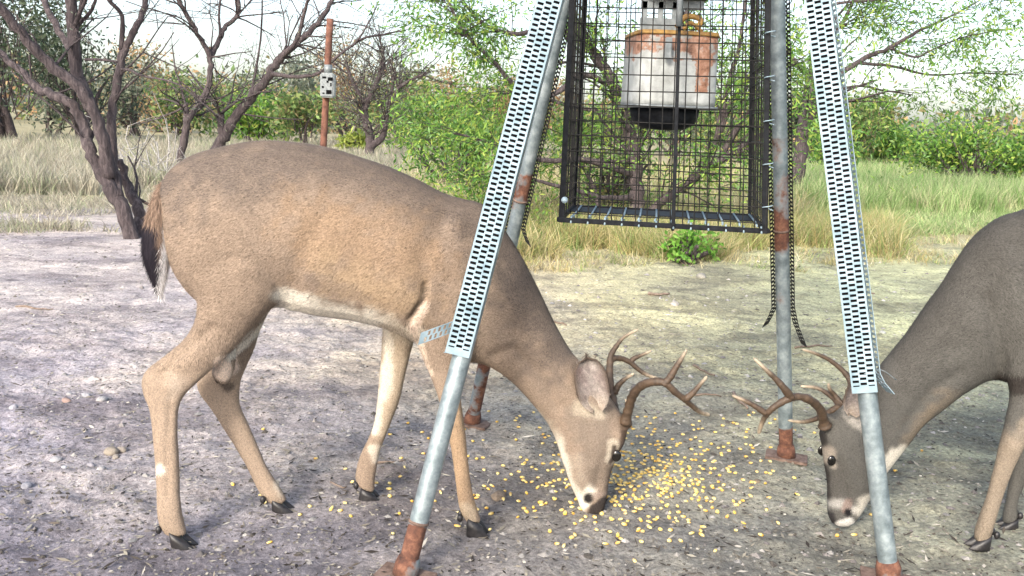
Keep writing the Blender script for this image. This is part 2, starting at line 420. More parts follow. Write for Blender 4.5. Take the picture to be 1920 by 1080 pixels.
poly_tree('mesquite_tree', 15, [
    ([(334, 335), (336, 307), (347, 249), (356, 218), (382, 187, .2), (393, 147, .2), (393, 107, .2), (378, 76, .1), (356, 40, 0), (336, 0, -.1), (325, -50, -.2)], .075, .03),
    ([(392, 110, .2), (409, 80, .4), (420, 53, .5), (440, 36, .6), (448, 10, .6), (436, -20, .6)], .05, .03),
    ([(413, 70, .4), (411, 30, .5), (416, -30, .5)], .025, .015),
    ([(350, 235), (350, 210), (348, 194)], .05, .04)],
    'slender bare tree forking into a Y just above the rump of the left buck', twigs=5, twL=1.0, lev=1, leaf=(2, .06, .045, .012, GREENS['grey'], .3))
poly_tree('mesquite_tree', 15.5, [
    ([(400, 310), (409, 276), (427, 244), (453, 204), (493, 156), (516, 120), (533, 102), (569, 71, .2), (596, 44, .3), (622, 0, .5), (640, -40, .6)], .11, .03),
    ([(518, 118), (556, 76, -.2), (569, 27, -.3), (578, 0, -.3), (590, -40, -.3)], .04, .02),
    ([(506, 138), (530, 142, -.2), (560, 144, -.3), (600, 136, -.3), (627, 111, -.3), (678, 74, -.2), (720, 64, 0), (760, 56, .2)], .04, .012),
    ([(660, 88, -.2), (678, 65, -.3), (695, 35, -.3), (708, 8, -.3)], .018, .008),
    ([(416, 262), (416, 240), (414, 214)], .07, .05),
    ([(440, 230), (468, 180, .3), (480, 130, .5), (490, 60, .6), (492, -20, .7)], .03, .012)],
    'leaning bare tree with long arched limbs reaching past the rusty post', twigs=5, twL=1.1, lev=1, leaf=(2, .06, .045, .012, GREENS['grey'], .3))
poly_tree('mesquite_tree', 22, [
    ([(693, 302), (693, 270), (690, 241), (682, 207), (700, 175), (715, 130, .2), (719, 90, .4)], .14, .04),
    ([(693, 275), (708, 265), (719, 252), (723, 222), (738, 181), (756, 159), (801, 137)], .10, .03),
    ([(690, 235), (680, 190), (660, 150), (650, 120)], .06, .03),
    ([(725, 215), (735, 170), (738, 130)], .05, .025)],
    'small greyish fork trunked tree standing in dry grass right of the rusty post', twigs=14, twL=1.1, lev=1, leaf=(2, .12, .08, .02, GREENS['grey'], .3))
# feathery tree right behind the cage
poly_tree('feathery_mesquite_tree', 8.6, [
    ([(1182, 455), (1190, 400), (1195, 350), (1190, 290), (1175, 225), (1150, 160), (1120, 110), (1085, 60), (1060, 0), (1040, -80)], .085, .03),
    ([(1200, 440), (1225, 390), (1290, 345, -.2), (1350, 300, -.3), (1410, 262, -.3), (1480, 230, -.4)], .06, .02),
    ([(1290, 345, -.1), (1340, 270, 0), (1365, 200, 0), (1400, 150, .1), (1450, 110, .2)], .04, .015),
    ([(1350, 300, -.2), (1385, 235, -.3), (1420, 190, -.4), (1470, 120, -.5)], .03, .012),
    ([(1345, 260), (1362, 170), (1385, 90), (1400, -20)], .03, .012),
    ([(1150, 160), (1090, 140, -.3), (1040, 175, -.5), (968, 160, -.6), (920, 110, -.7), (870, 60, -.8), (840, 0, -.8)], .03, .010),
    ([(1085, 60), (1000, 60, -.3), (950, 62, -.4), (900, 40, -.5), (860, -10, -.5)], .028, .010),
    ([(1175, 225), (1080, 200, .2), (970, 176, .4), (880, 185, .5)], .025, .006),
    ([(1190, 330), (1100, 300, -.3), (1010, 300, -.5), (930, 270, -.6), (850, 250, -.6)], .035, .008),
    ([(1195, 370), (1130, 370, -.3), (1050, 350, -.5), (960, 330, -.6), (880, 330, -.7)], .03, .008),
    ([(1190, 290), (1230, 200, .3), (1255, 120, .4), (1290, 20, .5), (1310, -60, .5)], .04, .02),
    ([(1110, 430), (1120, 370, .2), (1090, 300, .3), (1075, 220, .4)], .03, .012)],
    'bushy mesquite with feathery bright green leaves directly behind the wire cage', twigs=8, twL=.62, lev=1, drop=.08,
    leaf=(7, .055, .060, .016, GREENS['mesq'], .5))
# tree at the right with long bare reaching branches
poly_tree('feathery_mesquite_tree', 13, [
    ([(1492, 345), (1500, 290), (1510, 220), (1520, 150), (1535, 60), (1545, -40)], .10, .05),
    ([(1510, 235), (1565, 150, -.3), (1620, 110, -.4), (1668, 90, -.4), (1720, 60, -.4), (1768, 38, -.3), (1830, 5, -.2)], .045, .01),
    ([(1668, 90, -.4), (1715, 107, -.4), (1745, 95, -.5), (1800, 72, -.5), (1880, 55, -.5)], .018, .006),
    ([(1610, 118, -.4), (1680, 125, -.2), (1740, 140, 0), (1830, 137, .2), (1910, 140, .3)], .022, .006),
    ([(1515, 190), (1600, 162, .3), (1660, 170, .4), (1710, 178, .5)], .025, .008),
    ([(1520, 150), (1480, 100, .3), (1450, 40, .5), (1430, -40, .6)], .04, .02),
    ([(1530, 90), (1580, 40, .3), (1610, -20, .4)], .04, .02),
    ([(1535, 60), (1560, 10, -.3), (1640, 0, -.5), (1700, -20, -.6)], .03, .012)],
    'airy mesquite behind the right hand leg, long thin limbs against the sky', twigs=8, twL=.95, lev=1, drop=.05,
    leaf=(5, .09, .09, .022, GREENS['mesq'], .45))

def crown_tree(name, px, py, top, wpx, Y, cols, label, cat='tree', group=None, n=70, per=22, lf=(.16, .06), trunks=3, low=.15, bare=0):
    """far tree or bush: several stems and leaf clumps through an uneven crown volume; px,py = foot, top = top pixel row"""
    b = gp(px, py); b = at(px, py, Y); b[2] = float(H(b[0], b[1])); t = at(px, top, Y); h = t[2] - b[2]; rw = wpx / F * Y / 2
    e = empty(name, b, label, cat, group)
    mb = MB(); leaves = []
    clumps = []
    lob = [(random.uniform(0, 6.28), random.uniform(.3, .75), random.uniform(.35, 1), random.uniform(.28, .5)) for _ in range(7)]
    for k in range(n):
        a, rr, hh, sz = random.choice(lob)
        q = np.array([rw * (rr * math.cos(a) + random.gauss(0, sz * .55)), rw * .8 * (rr * math.sin(a) + random.gauss(0, sz * .55)),
                      h * min(1.04, max(low, low + (1 - low) * (hh * .85 + random.gauss(0, .16))))])
        q[0] = np.clip(q[0], -rw * 1.05, rw * 1.05)
        lim = math.sqrt(max(0.02, 1 - (q[0] / rw / 1.1) ** 2)); q[2] = min(q[2], h * (.35 + .65 * lim))
        clumps.append(q + b)
    for s in range(trunks):
        tgt = random.choice(clumps); mid = b + (tgt - b) * .5 + np.array([random.gauss(0, .1) * rw, 0, .1 * h])
        sp = spline([b + [random.gauss(0, .08) * rw, random.gauss(0, .08) * rw, -.05], mid, tgt], 4)
        mb.tube(sp, np.linspace(.022 * h + .015, .012, len(sp)), 6)
    for q in clumps[::3]:
        s0 = b + (q - b) * random.uniform(.25, .55); sp = spline([s0, (s0 + q) / 2 + RNG.normal(size=3) * .06 * h, q], 3)
        mb.tube(sp, np.linspace(.02, .008, len(sp)), 4, cap=False)
    part('trunk', mb.mesh('trunk', True), m_bark, e)
    if not bare:
        L = [(q, np.array([0, 0, .2])) for q in clumps]
        sp = .085 * (rw + h * .5)
        part('crown', leafmesh('crown', L, per, sp, lf[0], lf[1], cols, .1), m_leaf, e)
    return e

far = [  # px, foot y, top y, width px, Y, colours, label, n
    ('cedar_tree', 20, 262, -60, 330, 24, 'dark', 'dark evergreen mass at the far left edge, beyond the first stem', 170),
    ('cedar_tree', 150, 258, 20, 190, 27, 'dark', 'dark evergreen tree seen between the stems of the big leaning mesquite', 120),
    ('cedar_tree', 95, 256, 60, 160, 31, 'grey', 'grey green evergreen behind the darker ones at the far left', 90),
    ('scrub_tree', 250, 262, 110, 130, 36, 'grey', 'grey green scrub tree right beyond the big leaning mesquite', 70),
    ('scrub_tree', 330, 262, 150, 170, 34, 'mid', 'low green scrub tree behind the Y shaped bare tree', 80),
    ('scrub_tree', 300, 258, 100, 190, 44, 'gold', 'treetop with warm sunlight tinted into its gold leaves behind the Y shaped bare tree', 120),
    ('scrub_tree', 420, 262, 135, 160, 42, 'mid', 'green scrub tree between the two bare trees', 80),
    ('scrub_tree', 470, 262, 175, 150, 31, 'mesq', 'bright green low scrub left of the rusty post', 80),
    ('scrub_tree', 545, 262, 118, 170, 38, 'grey', 'greyish scrub tree just left of the rusty post', 90),
    ('scrub_tree', 570, 265, 170, 120, 29, 'mid', 'low mid green scrub bush in front of the greyish one left of the post', 60),
    ('scrub_tree', 650, 262, 88, 170, 43, 'gold', 'gold topped tree directly right of the rusty post', 120),
    ('scrub_tree', 665, 282, 245, 70, 25, 'yell', 'small yellow green bush between the rusty post and the forked tree', 30),
    ('scrub_tree', 745, 265, 120, 170, 37, 'mid', 'mid green tree behind the small forked tree', 90),
    ('scrub_tree', 830, 265, 132, 150, 42, 'gold', 'brownish treetop between forked tree and left feeder leg', 70),
    ('scrub_tree', 790, 275, 185, 150, 28, 'mesq', 'bright green low bush right of the forked tree', 70),
    ('scrub_tree', 900, 270, 160, 160, 38, 'mid', 'green scrub tree left of the left front feeder leg', 80),
    ('scrub_tree', 990, 270, 150, 170, 36, 'gold', 'olive and gold scrub tree crossing behind the left feeder legs', 70),
    ('scrub_tree', 1110, 275, 190, 190, 38, 'mid', 'green scrub far behind the left half of the cage', 80),
    ('scrub_tree', 1260, 278, 185, 190, 40, 'grey', 'greyish scrub far behind the middle of the cage', 70),
    ('scrub_tree', 1390, 282, 200, 170, 38, 'mid', 'green scrub far behind the right half of the cage', 70),
    ('scrub_tree', 1500, 288, 150, 150, 34, 'dark', 'dark green tree between the back leg and the right front leg', 90),
    ('scrub_tree', 1600, 300, 165, 160, 30, 'mid', 'mid green tree just right of the right front leg', 110),
    ('scrub_tree', 1540, 305, 215, 130, 24, 'mesq', 'low bright green shrub showing both sides of the right front leg', 60),
    ('scrub_tree', 1690, 300, 238, 160, 33, 'mesq', 'low bright green scrub left of the round bush', 80),
    ('scrub_tree', 1745, 300, 228, 130, 40, 'grey', 'pale grey green scrub behind the round bush', 70),
    ('scrub_tree', 1925, 312, 262, 130, 33, 'dark', 'dark low scrub at the right edge of the view', 60),
]
for nm, px_, py_, tp, wd, Y, cs, lb, n in far:
    crown_tree(nm, px_, py_, tp, wd, Y, GREENS[cs], lb, 'tree', 'scrub trees at the far edge of the clearing', n=n,
               per=26, lf=(.20, .085) if Y > 28 else (.15, .06), low=.02)
crown_tree('round_bush', 1825, 352, 232, 215, 20.5, GREENS['mesq'], 'rounded bright green bush standing in the grass above the right buck', 'bush', n=150, per=34, lf=(.11, .05), trunks=7, low=.12)
crown_tree('round_bush', 1905, 352, 262, 120, 21.5, GREENS['mid'], 'smaller duller bush touching the right side of the round bright one', 'bush', n=60, per=30, lf=(.11, .05), trunks=4, low=.05)
# leafy lower bush beside the feathery tree
crown_tree('low_shrub', 860, 345, 215, 190, 11.5, GREENS['mesq'], 'low feathery bright green shrub above the withers of the left buck', 'bush', n=85, per=34, lf=(.085, .026), trunks=6, low=.1)
crown_tree('low_shrub', 1150, 415, 285, 150, 9.4, GREENS['mid'], 'low tangled shrub at the foot of the feathery tree behind the cage', 'bush', n=60, per=26, lf=(.06, .02), trunks=7, low=.05)
crown_tree('leafy_weed', 1292, 492, 428, 110, 7.0, [(.16, .34, .05), (.10, .24, .04), (.24, .42, .09)], 'bright green leafy weed at the edge of the dirt under the cage', 'plant', n=44, per=9, lf=(.05, .03), trunks=6, low=.05)
# grey dead brush by the big mesquite
mb = MB(); lv = []
for k in range(16):
    q = at(255 + random.uniform(-30, 60), 258, 13 + random.uniform(-.4, .4)); q[2] = 0
    grow(mb, lv, q, (random.gauss(0, .5), random.gauss(0, .4), 1), random.uniform(.5, .95), .014, 2, .35, 0, 5, 2, 4, .8)
bb = at(265, 262, 13.); bb[2] = 0
e = empty('dead_shrub', bb, 'pale grey leafless brush just right of the big leaning mesquite', 'shrub')
part('branch', mb.mesh('branch', True), m_dead, e)
# far woods all round beyond the counted trees
P = []; 
for k in range(2600):
    a = RNG.random() * 6.283; rr = 58 + RNG.random() * 40
    hh = 3.6 + 1.4 * math.sin(a * 9) + 1.2 * math.sin(a * 23 + 1)
    if abs(a - math.pi / 2) < .6: hh = (2.9 if a > math.pi / 2 - .05 else 1.9) + .6 * math.sin(a * 31)
    P.append((rr * math.cos(a), rr * math.sin(a), RNG.random() ** .7 * hh))
P = np.array(P); L = [(q, np.array([0, 0, .1])) for q in P]
me = leafmesh('far_woods', L, 34, .75, .55, .3, GREENS['mid'] + GREENS['grey'] + GREENS['gold'][:2], .1)
part('far_woods', me, m_leaf, kind='stuff', label='distant scrub woodland all along the horizon')

# ------------------------------------------------------------------ grass
def grass(name, region, n_tuft, per, h, cols, w, label, lean=.35):
    """region() -> ground point for one tuft"""
    c = np.array([region() for _ in range(n_tuft)]); n = n_tuft * per
    P = np.repeat(c, per, axis=0) + RNG.normal(size=(n, 3)) * [.05, .05, 0]
    P[:, 2] = H(P[:, 0], P[:, 1]) - .005
    D = RNG.normal(size=(n, 3)) * lean; D[:, 2] = 1
    L = h * (.45 + .75 * RNG.random(n)) * np.repeat(.7 + .6 * RNG.random(n_tuft), per)
    ww = w * np.maximum(1, P[:, 1] / 14.0)
    tuftc = np.repeat(pick(cols, n_tuft, .25), per, axis=0) * (1 + (RNG.random((n, 1)) - .5) * .5)
    v, f, cc = blades(P, D, L, ww, tuftc)
    return part(name, mesh_np(name, v, f, cc, False), m_grass, kind='stuff', label=label)
DRY = [(.50, .43, .29), (.42, .35, .22), (.58, .52, .38), (.34, .30, .19), (.40, .42, .24)]
LAV = [(.38, .35, .27), (.46, .42, .33), (.31, .28, .22), (.30, .33, .21), (.42, .40, .33)]
GOLD = [(.44, .36, .17), (.52, .44, .24), (.30, .30, .12), (.26, .33, .12), (.56, .50, .30), (.22, .30, .10)]
GRN = [(.22, .34, .12), (.30, .41, .17), (.17, .28, .09), (.38, .44, .23), (.44, .44, .26)]
def reg(x0, x1, y0, y1, edge=0):
    def f():
        while 1:
            x = random.uniform(x0, x1); t = random.random(); y = y0 + (y1 - y0) * t ** .8
            q = gp(x, y)
            if edge and fbm(q[0] * .8 + 40, q[1] * .8, 3) < edge * (1.1 - .9 * (1 - t)): continue
            return q
    return f
grass('dry_grass', reg(-250, 900, 262, 366, .56), 6400, 12, .30, LAV, .011, 'pale dry grass standing across the clearing behind the left buck')
grass('sparse_weeds', reg(-200, 700, 335, 440, .58), 1500, 10, .13, LAV, .008, 'sparse low dry weeds along the edge of the bare dirt at left', .7)
grass('golden_grass', reg(930, 1680, 425, 488, .46), 1500, 22, .30, GOLD, .006, 'tangled golden straw grass along the dirt edge under the cage', .6)
grass('golden_grass', reg(900, 1720, 470, 512, .52), 260, 14, .11, GOLD + DRY, .005, 'low broken straw thinning out onto the dirt under the cage', .9)
grass('golden_grass', reg(760, 1500, 318, 430), 3000, 14, .38, GOLD + DRY, .009, 'straw and green grass around the feathery tree', .45)
grass('green_grass', reg(1400, 2150, 296, 404, .42), 6000, 13, .42, GRN, .010, 'fresh green and straw grass of the field at right', .3)
grass('short_green_grass', reg(1480, 2200, 395, 442, .42), 1300, 14, .15, GRN, .008, 'short green grass fringe where the right field meets the dirt', .6)
grass('straw_tufts', reg(1460, 2100, 420, 520, .60), 450, 12, .13, DRY + GOLD, .006, 'flattened straw tufts on the dirt at right', .9)

# ------------------------------------------------------------------ litter, gravel, stones, sticks
def scatter(n, y0=1.25, y1=9.0, spread=.75):
    t = RNG.random(n); Y = y0 * (y1 / y0) ** t
    X = (RNG.random(n) - .5) * 2 * Y * spread + Y * 0
    return X, Y
X, Y = scatter(26000); n = len(X)
P = np.stack([X, Y, H(X, Y) + .002], 1); a = RNG.random(n) * 6.283
D = np.stack([np.cos(a), np.sin(a), RNG.normal(size=n) * .12], 1)
big = RNG.random(n) ** 5
L = (.008 + .03 * big) * (1 + Y / 9); W = (.0025 + .005 * RNG.random(n)) * (1 + Y / 9)
s = np.cross(D, [0, 0, 1.0]); s[:, 2] += RNG.normal(size=n) * .25; s /= np.linalg.norm(s, axis=1)[:, None]
v = np.stack([P, P + D * L[:, None] * .5 + s * W[:, None] / 2, P + D * L[:, None], P + D * L[:, None] * .5 - s * W[:, None] / 2], 1).reshape(-1, 3)
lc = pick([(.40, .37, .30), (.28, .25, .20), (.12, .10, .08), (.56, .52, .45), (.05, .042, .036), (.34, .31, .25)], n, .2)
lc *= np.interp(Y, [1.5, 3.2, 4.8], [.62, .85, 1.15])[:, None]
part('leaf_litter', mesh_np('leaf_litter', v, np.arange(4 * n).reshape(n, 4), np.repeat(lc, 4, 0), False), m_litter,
     kind='stuff', label='chaff and leaf litter strewn over the bare dirt')

def rock_mesh(r, flat, seed, col, sub=2):
    bm = bmesh.new(); bmesh.ops.create_icosphere(bm, subdivisions=sub, radius=1)
    rr = random.Random(seed); off = [rr.uniform(0, 50) for _ in range(3)]
    V = np.array([v.co[:] for v in bm.verts])
    k = 1 + .5 * (vnoise(V[:, 0] * 1.3 + off[0], V[:, 1] * 1.3 + V[:, 2] + off[1]) - .5) + .18 * (vnoise(V[:, 0] * 4 + off[2], V[:, 2] * 4 + V[:, 1] * 3) - .5)
    V = V * k[:, None] * np.array([r, r * rr.uniform(.6, .9), r * flat])
    for v, c in zip(bm.verts, V): v.co = c
    me = bpy.data.meshes.new('stone'); bm.to_mesh(me); bm.free(); setcol(me, np.ones((len(me.vertices), 3)) * np.array(col) * .62)
    me.polygons.foreach_set('use_smooth', np.full(len(me.polygons), sub > 1))
    return me
# gravel: joined low stones
X, Y = scatter(9000, 1.25, 7.5, .72); n = len(X)
base = np.array([(1, 0, 0), (.3, .9, 0), (-.8, .5, 0), (-.7, -.6, 0), (.4, -.85, 0), (.1, .1, .55), (0, 0, -.3)])
fcs = np.array([(0, 1, 5), (1, 2, 5), (2, 3, 5), (3, 4, 5), (4, 0, 5), (1, 0, 6), (2, 1, 6), (3, 2, 6), (4, 3, 6), (0, 4, 6)])
a = RNG.random(n) * 6.283; r = .0028 + .009 * RNG.random(n) ** 5; r = r * (1 + Y / 10)
B = base[None] * (1 + .25 * RNG.normal(size=(n, 7, 1))) * r[:, None, None]
Bx = B[..., 0] * np.cos(a)[:, None] - B[..., 1] * np.sin(a)[:, None]; By = B[..., 0] * np.sin(a)[:, None] + B[..., 1] * np.cos(a)[:, None]
v = np.stack([Bx + X[:, None], By + Y[:, None], B[..., 2] + H(X, Y)[:, None]], -1).reshape(-1, 3)
gc = pick([(.28, .27, .26), (.24, .22, .21), (.17, .155, .15), (.38, .36, .34), (.10, .09, .08)], n, .2)
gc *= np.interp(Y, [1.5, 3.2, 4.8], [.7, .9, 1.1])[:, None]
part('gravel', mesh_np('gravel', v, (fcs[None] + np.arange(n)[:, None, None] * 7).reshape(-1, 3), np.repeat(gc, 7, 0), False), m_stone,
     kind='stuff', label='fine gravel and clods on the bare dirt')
stones = [
    (162, 742, .024, (.50, .49, .52), 'flat pale grey stone, the largest of the row at far left'),
    (192, 752, .022, (.54, .52, .52), 'flat whitish stone touching its right neighbour at far left'),
    (203, 748, .013, (.50, .48, .47), 'small pale stone at the right end of the left row'),
    (125, 749, .022, (.46, .33, .29), 'reddish brown stone left of the pale flat stones'),
    (130, 737, .012, (.55, .54, .54), 'small white stone above the reddish brown one'),
    (25, 768, .022, (.50, .48, .52), 'low whitish stone near the left edge'),
    (208, 843, .026, (.44, .38, .31), 'knobbly tan clod in front of the hock of the left buck'),
    (228, 840, .018, (.46, .40, .34), 'smaller tan clod touching the knobbly one'),
    (217, 856, .015, (.42, .37, .32), 'little tan clod just in front of the knobbly one'),
    (104, 865, .019, (.56, .55, .57), 'oblong pale stone alone on the lower left dirt'),
    (171, 873, .014, (.42, .40, .44), 'tilted grey stone right of the oblong pale one'),
    (190, 883, .014, (.54, .52, .52), 'small white stone below the tilted grey one'),
    (50, 912, .022, (.44, .43, .47), 'grey stone low at the left edge'),
    (120, 880, .010, (.70, .70, .74), 'tiny bright white stone beside the oblong pale one'),
    (935, 935, .030, (.32, .25, .19), 'brown clod between the near front hoof and the muzzle of the left buck'),
    (1265, 572, .035, (.66, .60, .52), 'cream stone in the middle of the dirt beyond the antlers'),
    (1315, 520, .05, (.42, .40, .35), 'flat grey stone near the grass edge under the cage'),
    (1655, 626, .025, (.66, .66, .60), 'small whitish stone on the dirt right of the right front leg'),
    (1420, 905, .012, (.30, .24, .18), 'small dark clod left of the muzzle of the right buck')]
for px_, py_, r_, c_, lb in stones:
    q = gp(px_, py_); q[2] = float(H(q[0], q[1])) + r_ * .15
    o = single('stone', rock_mesh(r_, .5, px_, c_), m_stone, (0, 0, 0), label=lb, cat='stone', group='loose stones on the dirt')
    o.location = tuple(q); o.rotation_euler = (0, 0, random.uniform(0, 6.28))
sticks = [
    (700, 875, 760, 868, .004, 'thin dark stick lying left of the far front hoof'),
    (1300, 688, 1340, 705, .006, 'short stick beyond the tips of the left antlers'),
    (1292, 744, 1352, 746, .005, 'dark stick lying level behind the lowest antler tine'),
    (1375, 742, 1402, 768, .008, 'grey stick just right of the left antlers'),
    (1215, 553, 1255, 554, .012, 'reddish brown stick in the open dirt under the cage'),
    (1010, 598, 1062, 612, .008, 'thin grey stick beside the neck of the left buck'),
    (1490, 655, 1560, 650, .006, 'long thin stick between back leg and right front leg'),
    (1590, 545, 1640, 552, .008, 'dark stick right of the right front leg'),
    (30, 578, 100, 583, .006, 'dark stick on the pale dirt at far left'),
    (620, 905, 650, 915, .003, 'tiny twig between the far hind and far front legs')]
for x1, y1, x2, y2, r_, lb in sticks:
    a = gp(x1, y1); b = gp(x2, y2); m_ = (a + b) / 2 + RNG.normal(size=3) * [.01, .01, 0]
    q = spline([a, m_, b], 4); q[:, 2] = H(q[:, 0], q[:, 1]) + r_ * .8
    mb = MB(); mb.tube(q, np.linspace(r_, r_ * .5, len(q)), 6)
    single('stick', mb.mesh('stick', True), m_twig, q[0], label=lb, cat='stick', group='sticks on the dirt')

# ------------------------------------------------------------------ corn
def kernel(seed):
    rr = random.Random(seed); bm = bmesh.new(); bmesh.ops.create_icosphere(bm, subdivisions=1, radius=1)
    for v in bm.verts:
        x, y, z = v.co; wdt = .62 + .38 * (x + 1) / 2
        v.co = Vector((x * .0080, y * .0062 * wdt * 1.15, z * .0036)) * rr.uniform(.95, 1.05)
    me = bpy.data.meshes.new('corn_kernel'); bm.to_mesh(me); bm.free()
    V = vco(me); t = np.clip((V[:, 0] / .0080 + 1) / 2, 0, 1)[:, None]
    c1 = np.array([(.66, .40, .05), (.62, .33, .015), (.72, .48, .10), (.56, .27, .01)][seed % 4])
    setcol(me, np.array([.76, .64, .30]) * (1 - t) + c1 * t)
    me.polygons.foreach_set('use_smooth', np.full(len(me.polygons), True)); me.materials.append(m_corn)
    return me
KM = [kernel(i) for i in range(8)]
cand = []
while len(cand) < 640:
    u = random.random()
    if u < .66: q = (random.gauss(1190, 95), random.gauss(905, 48))
    elif u < .80: q = (random.gauss(1330, 110), random.gauss(870, 60))
    elif u < .89: q = (random.gauss(960, 110), random.gauss(850, 60))
    elif u < .955: q = (random.uniform(480, 1000), random.uniform(860, 985))
    else: q = (random.uniform(330, 1750), random.uniform(790, 1040))
    if q[1] < 770 or q[1] > 1060: continue
    g_ = gp(*q)
    if any((g_[0] - c[0]) ** 2 + (g_[1] - c[1]) ** 2 < .0115 ** 2 for c in cand): continue
    cand.append(g_)
cand.sort(key=lambda q: q[1])
rest_v = []; rest_f = []; rest_c = []; nn = 0
for i, q in enumerate(cand):
    z = float(H(q[0], q[1])) + .0035; rz = random.uniform(0, 6.28); rx = random.gauss(0, .35)
    if i < 300:
        o = bpy.data.objects.new('corn_kernel', KM[i % 8]); COL.objects.link(o)
        o.scale = (random.uniform(.8, 1.3), random.uniform(.75, 1.15), random.uniform(.8, 1.2)); o.location = (q[0], q[1], z); o.rotation_euler = (rx, random.gauss(0, .25), rz)
        meta(o, 'yellow corn kernel lying among the others scattered on the dirt', 'corn kernel', 'corn kernels scattered on the dirt')
    else:
        me = KM[i % 8]; V = vco(me); c, s_ = math.cos(rz), math.sin(rz)
        W_ = np.stack([V[:, 0] * c - V[:, 1] * s_ + q[0], V[:, 0] * s_ + V[:, 1] * c + q[1], V[:, 2] + z], 1)
        F_ = np.array([tuple(p.vertices) for p in me.polygons]) + nn; nn += len(V)
        cc = np.empty(len(V) * 4, np.float32); me.color_attributes['Col'].data.foreach_get('color', cc)
        rest_v.append(W_); rest_f.append(F_); rest_c.append(cc.reshape(-1, 4)[:, :3])
part('corn_kernels', mesh_np('corn_kernels', np.concatenate(rest_v), np.concatenate(rest_f), np.concatenate(rest_c)), m_corn,
     kind='stuff', label='more distant corn kernels scattered on the dirt')

# ------------------------------------------------------------------ rusty post with its box
e = empty('rusty_post', (at(606, 285, 14)[0], 14, 0), 'rusty brown upright post with a grey box, beyond the left buck', 'post')
mb = MB(); a = at(619, 35, 14); b = at(606, 280, 14); b = b + (b - a) * (b[2] / (a[2] - b[2]))
mb.tube([b + (a - b) * t for t in np.linspace(0, 1, 12)], .052, 12)
part('pole', mb.mesh('pole', True), m_post, e)
mb = MB(); q = at(615, 160, 13.9); mb.box(q, (.21, .16, .36)); bx = part('meter_box', mb.mesh('meter_box', False, .02), m_grey, e)
for dx, dz, a1, a2 in ((-.04, .11, .06, .03), (.05, .09, .07, .05), (.01, .05, .03, .03), (-.06, -.03, .03, .03), (.03, -.10, .08, .06), (-.05, -.12, .03, .02), (.06, .01, .02, .05)):
    mb = MB(); mb.box(q + [dx, -.082, dz], (a1, .012, a2)); part('dial', mb.mesh('dial', False, .002), m_dark, bx)
mb = MB(); mb.tube([q + [0, 0, .17], q + [0, 0, .30]], .06, 10); part('box_cap', mb.mesh('box_cap', True), m_grey, e)

# ------------------------------------------------------------------ feeder: four pipe legs, strapping, barrel
LEG = dict(A=(gp(758, 1085), at(1040, 0, 2.07)), B=(gp(1668, 1090), at(1537, 0, 2.09)),
           C=(gp(1474, 862), at(1457, 0, 2.55)), D=(gp(884, 797), at(1057, 0, 2.58)))
e = empty('game_feeder', (.36, 2.35, 0), 'tall four legged galvanised game feeder with perforated straps on its rusty legs', 'game feeder')
def strap(name, pts, wdir, width, leg, mat_=None, cols=3, pitch=.0118, label=None, flat_n=None):
    """perforated strip along a polyline; three staggered columns of slots cut through"""
    pts = np.asarray(pts, float); seg = np.linalg.norm(np.diff(pts, axis=0), axis=1); cum = np.r_[0, np.cumsum(seg)]
    total = cum[-1]; nr = int(total / (pitch / 4)); us = np.linspace(0, total, nr + 1)
    C_ = np.stack([np.interp(us, cum, pts[:, k]) for k in range(3)], 1)
    wdir = np.asarray(wdir, float)
    nc = 2 * cols + 1; e_ = .075; b_ = .055; sl_ = (1 - 2 * e_ - (cols - 1) * b_) / cols
    edges = [0, e_]
    for k in range(cols): edges += [edges[-1] + sl_] + ([edges[-1] + sl_ + b_] if k < cols - 1 else [])
    edges.append(1.0); edges = (np.array(edges) - .5) * width
    V = (C_[:, None, :] + edges[None, :, None] * wdir).reshape(-1, 3); m_ = len(edges); f = []
    for i in range(nr):
        for j in range(m_ - 1):
            if j % 2 == 1 and 4 < i < nr - 4:
                kcol = (j - 1) // 2
                if ((i + (2 if kcol % 2 else 0)) % 4) in (0, 1): continue
            f.append((i * m_ + j, i * m_ + j + 1, (i + 1) * m_ + j + 1, (i + 1) * m_ + j))
    me = bpy.data.meshes.new(name); me.from_pydata(V.tolist(), [], f); me.update()
    o = part(name, me, mat_ or m_strap, leg, label=label)
    s = o.modifiers.new('thickness', 'SOLIDIFY'); s.thickness = .0014; s.offset = 0
    return o
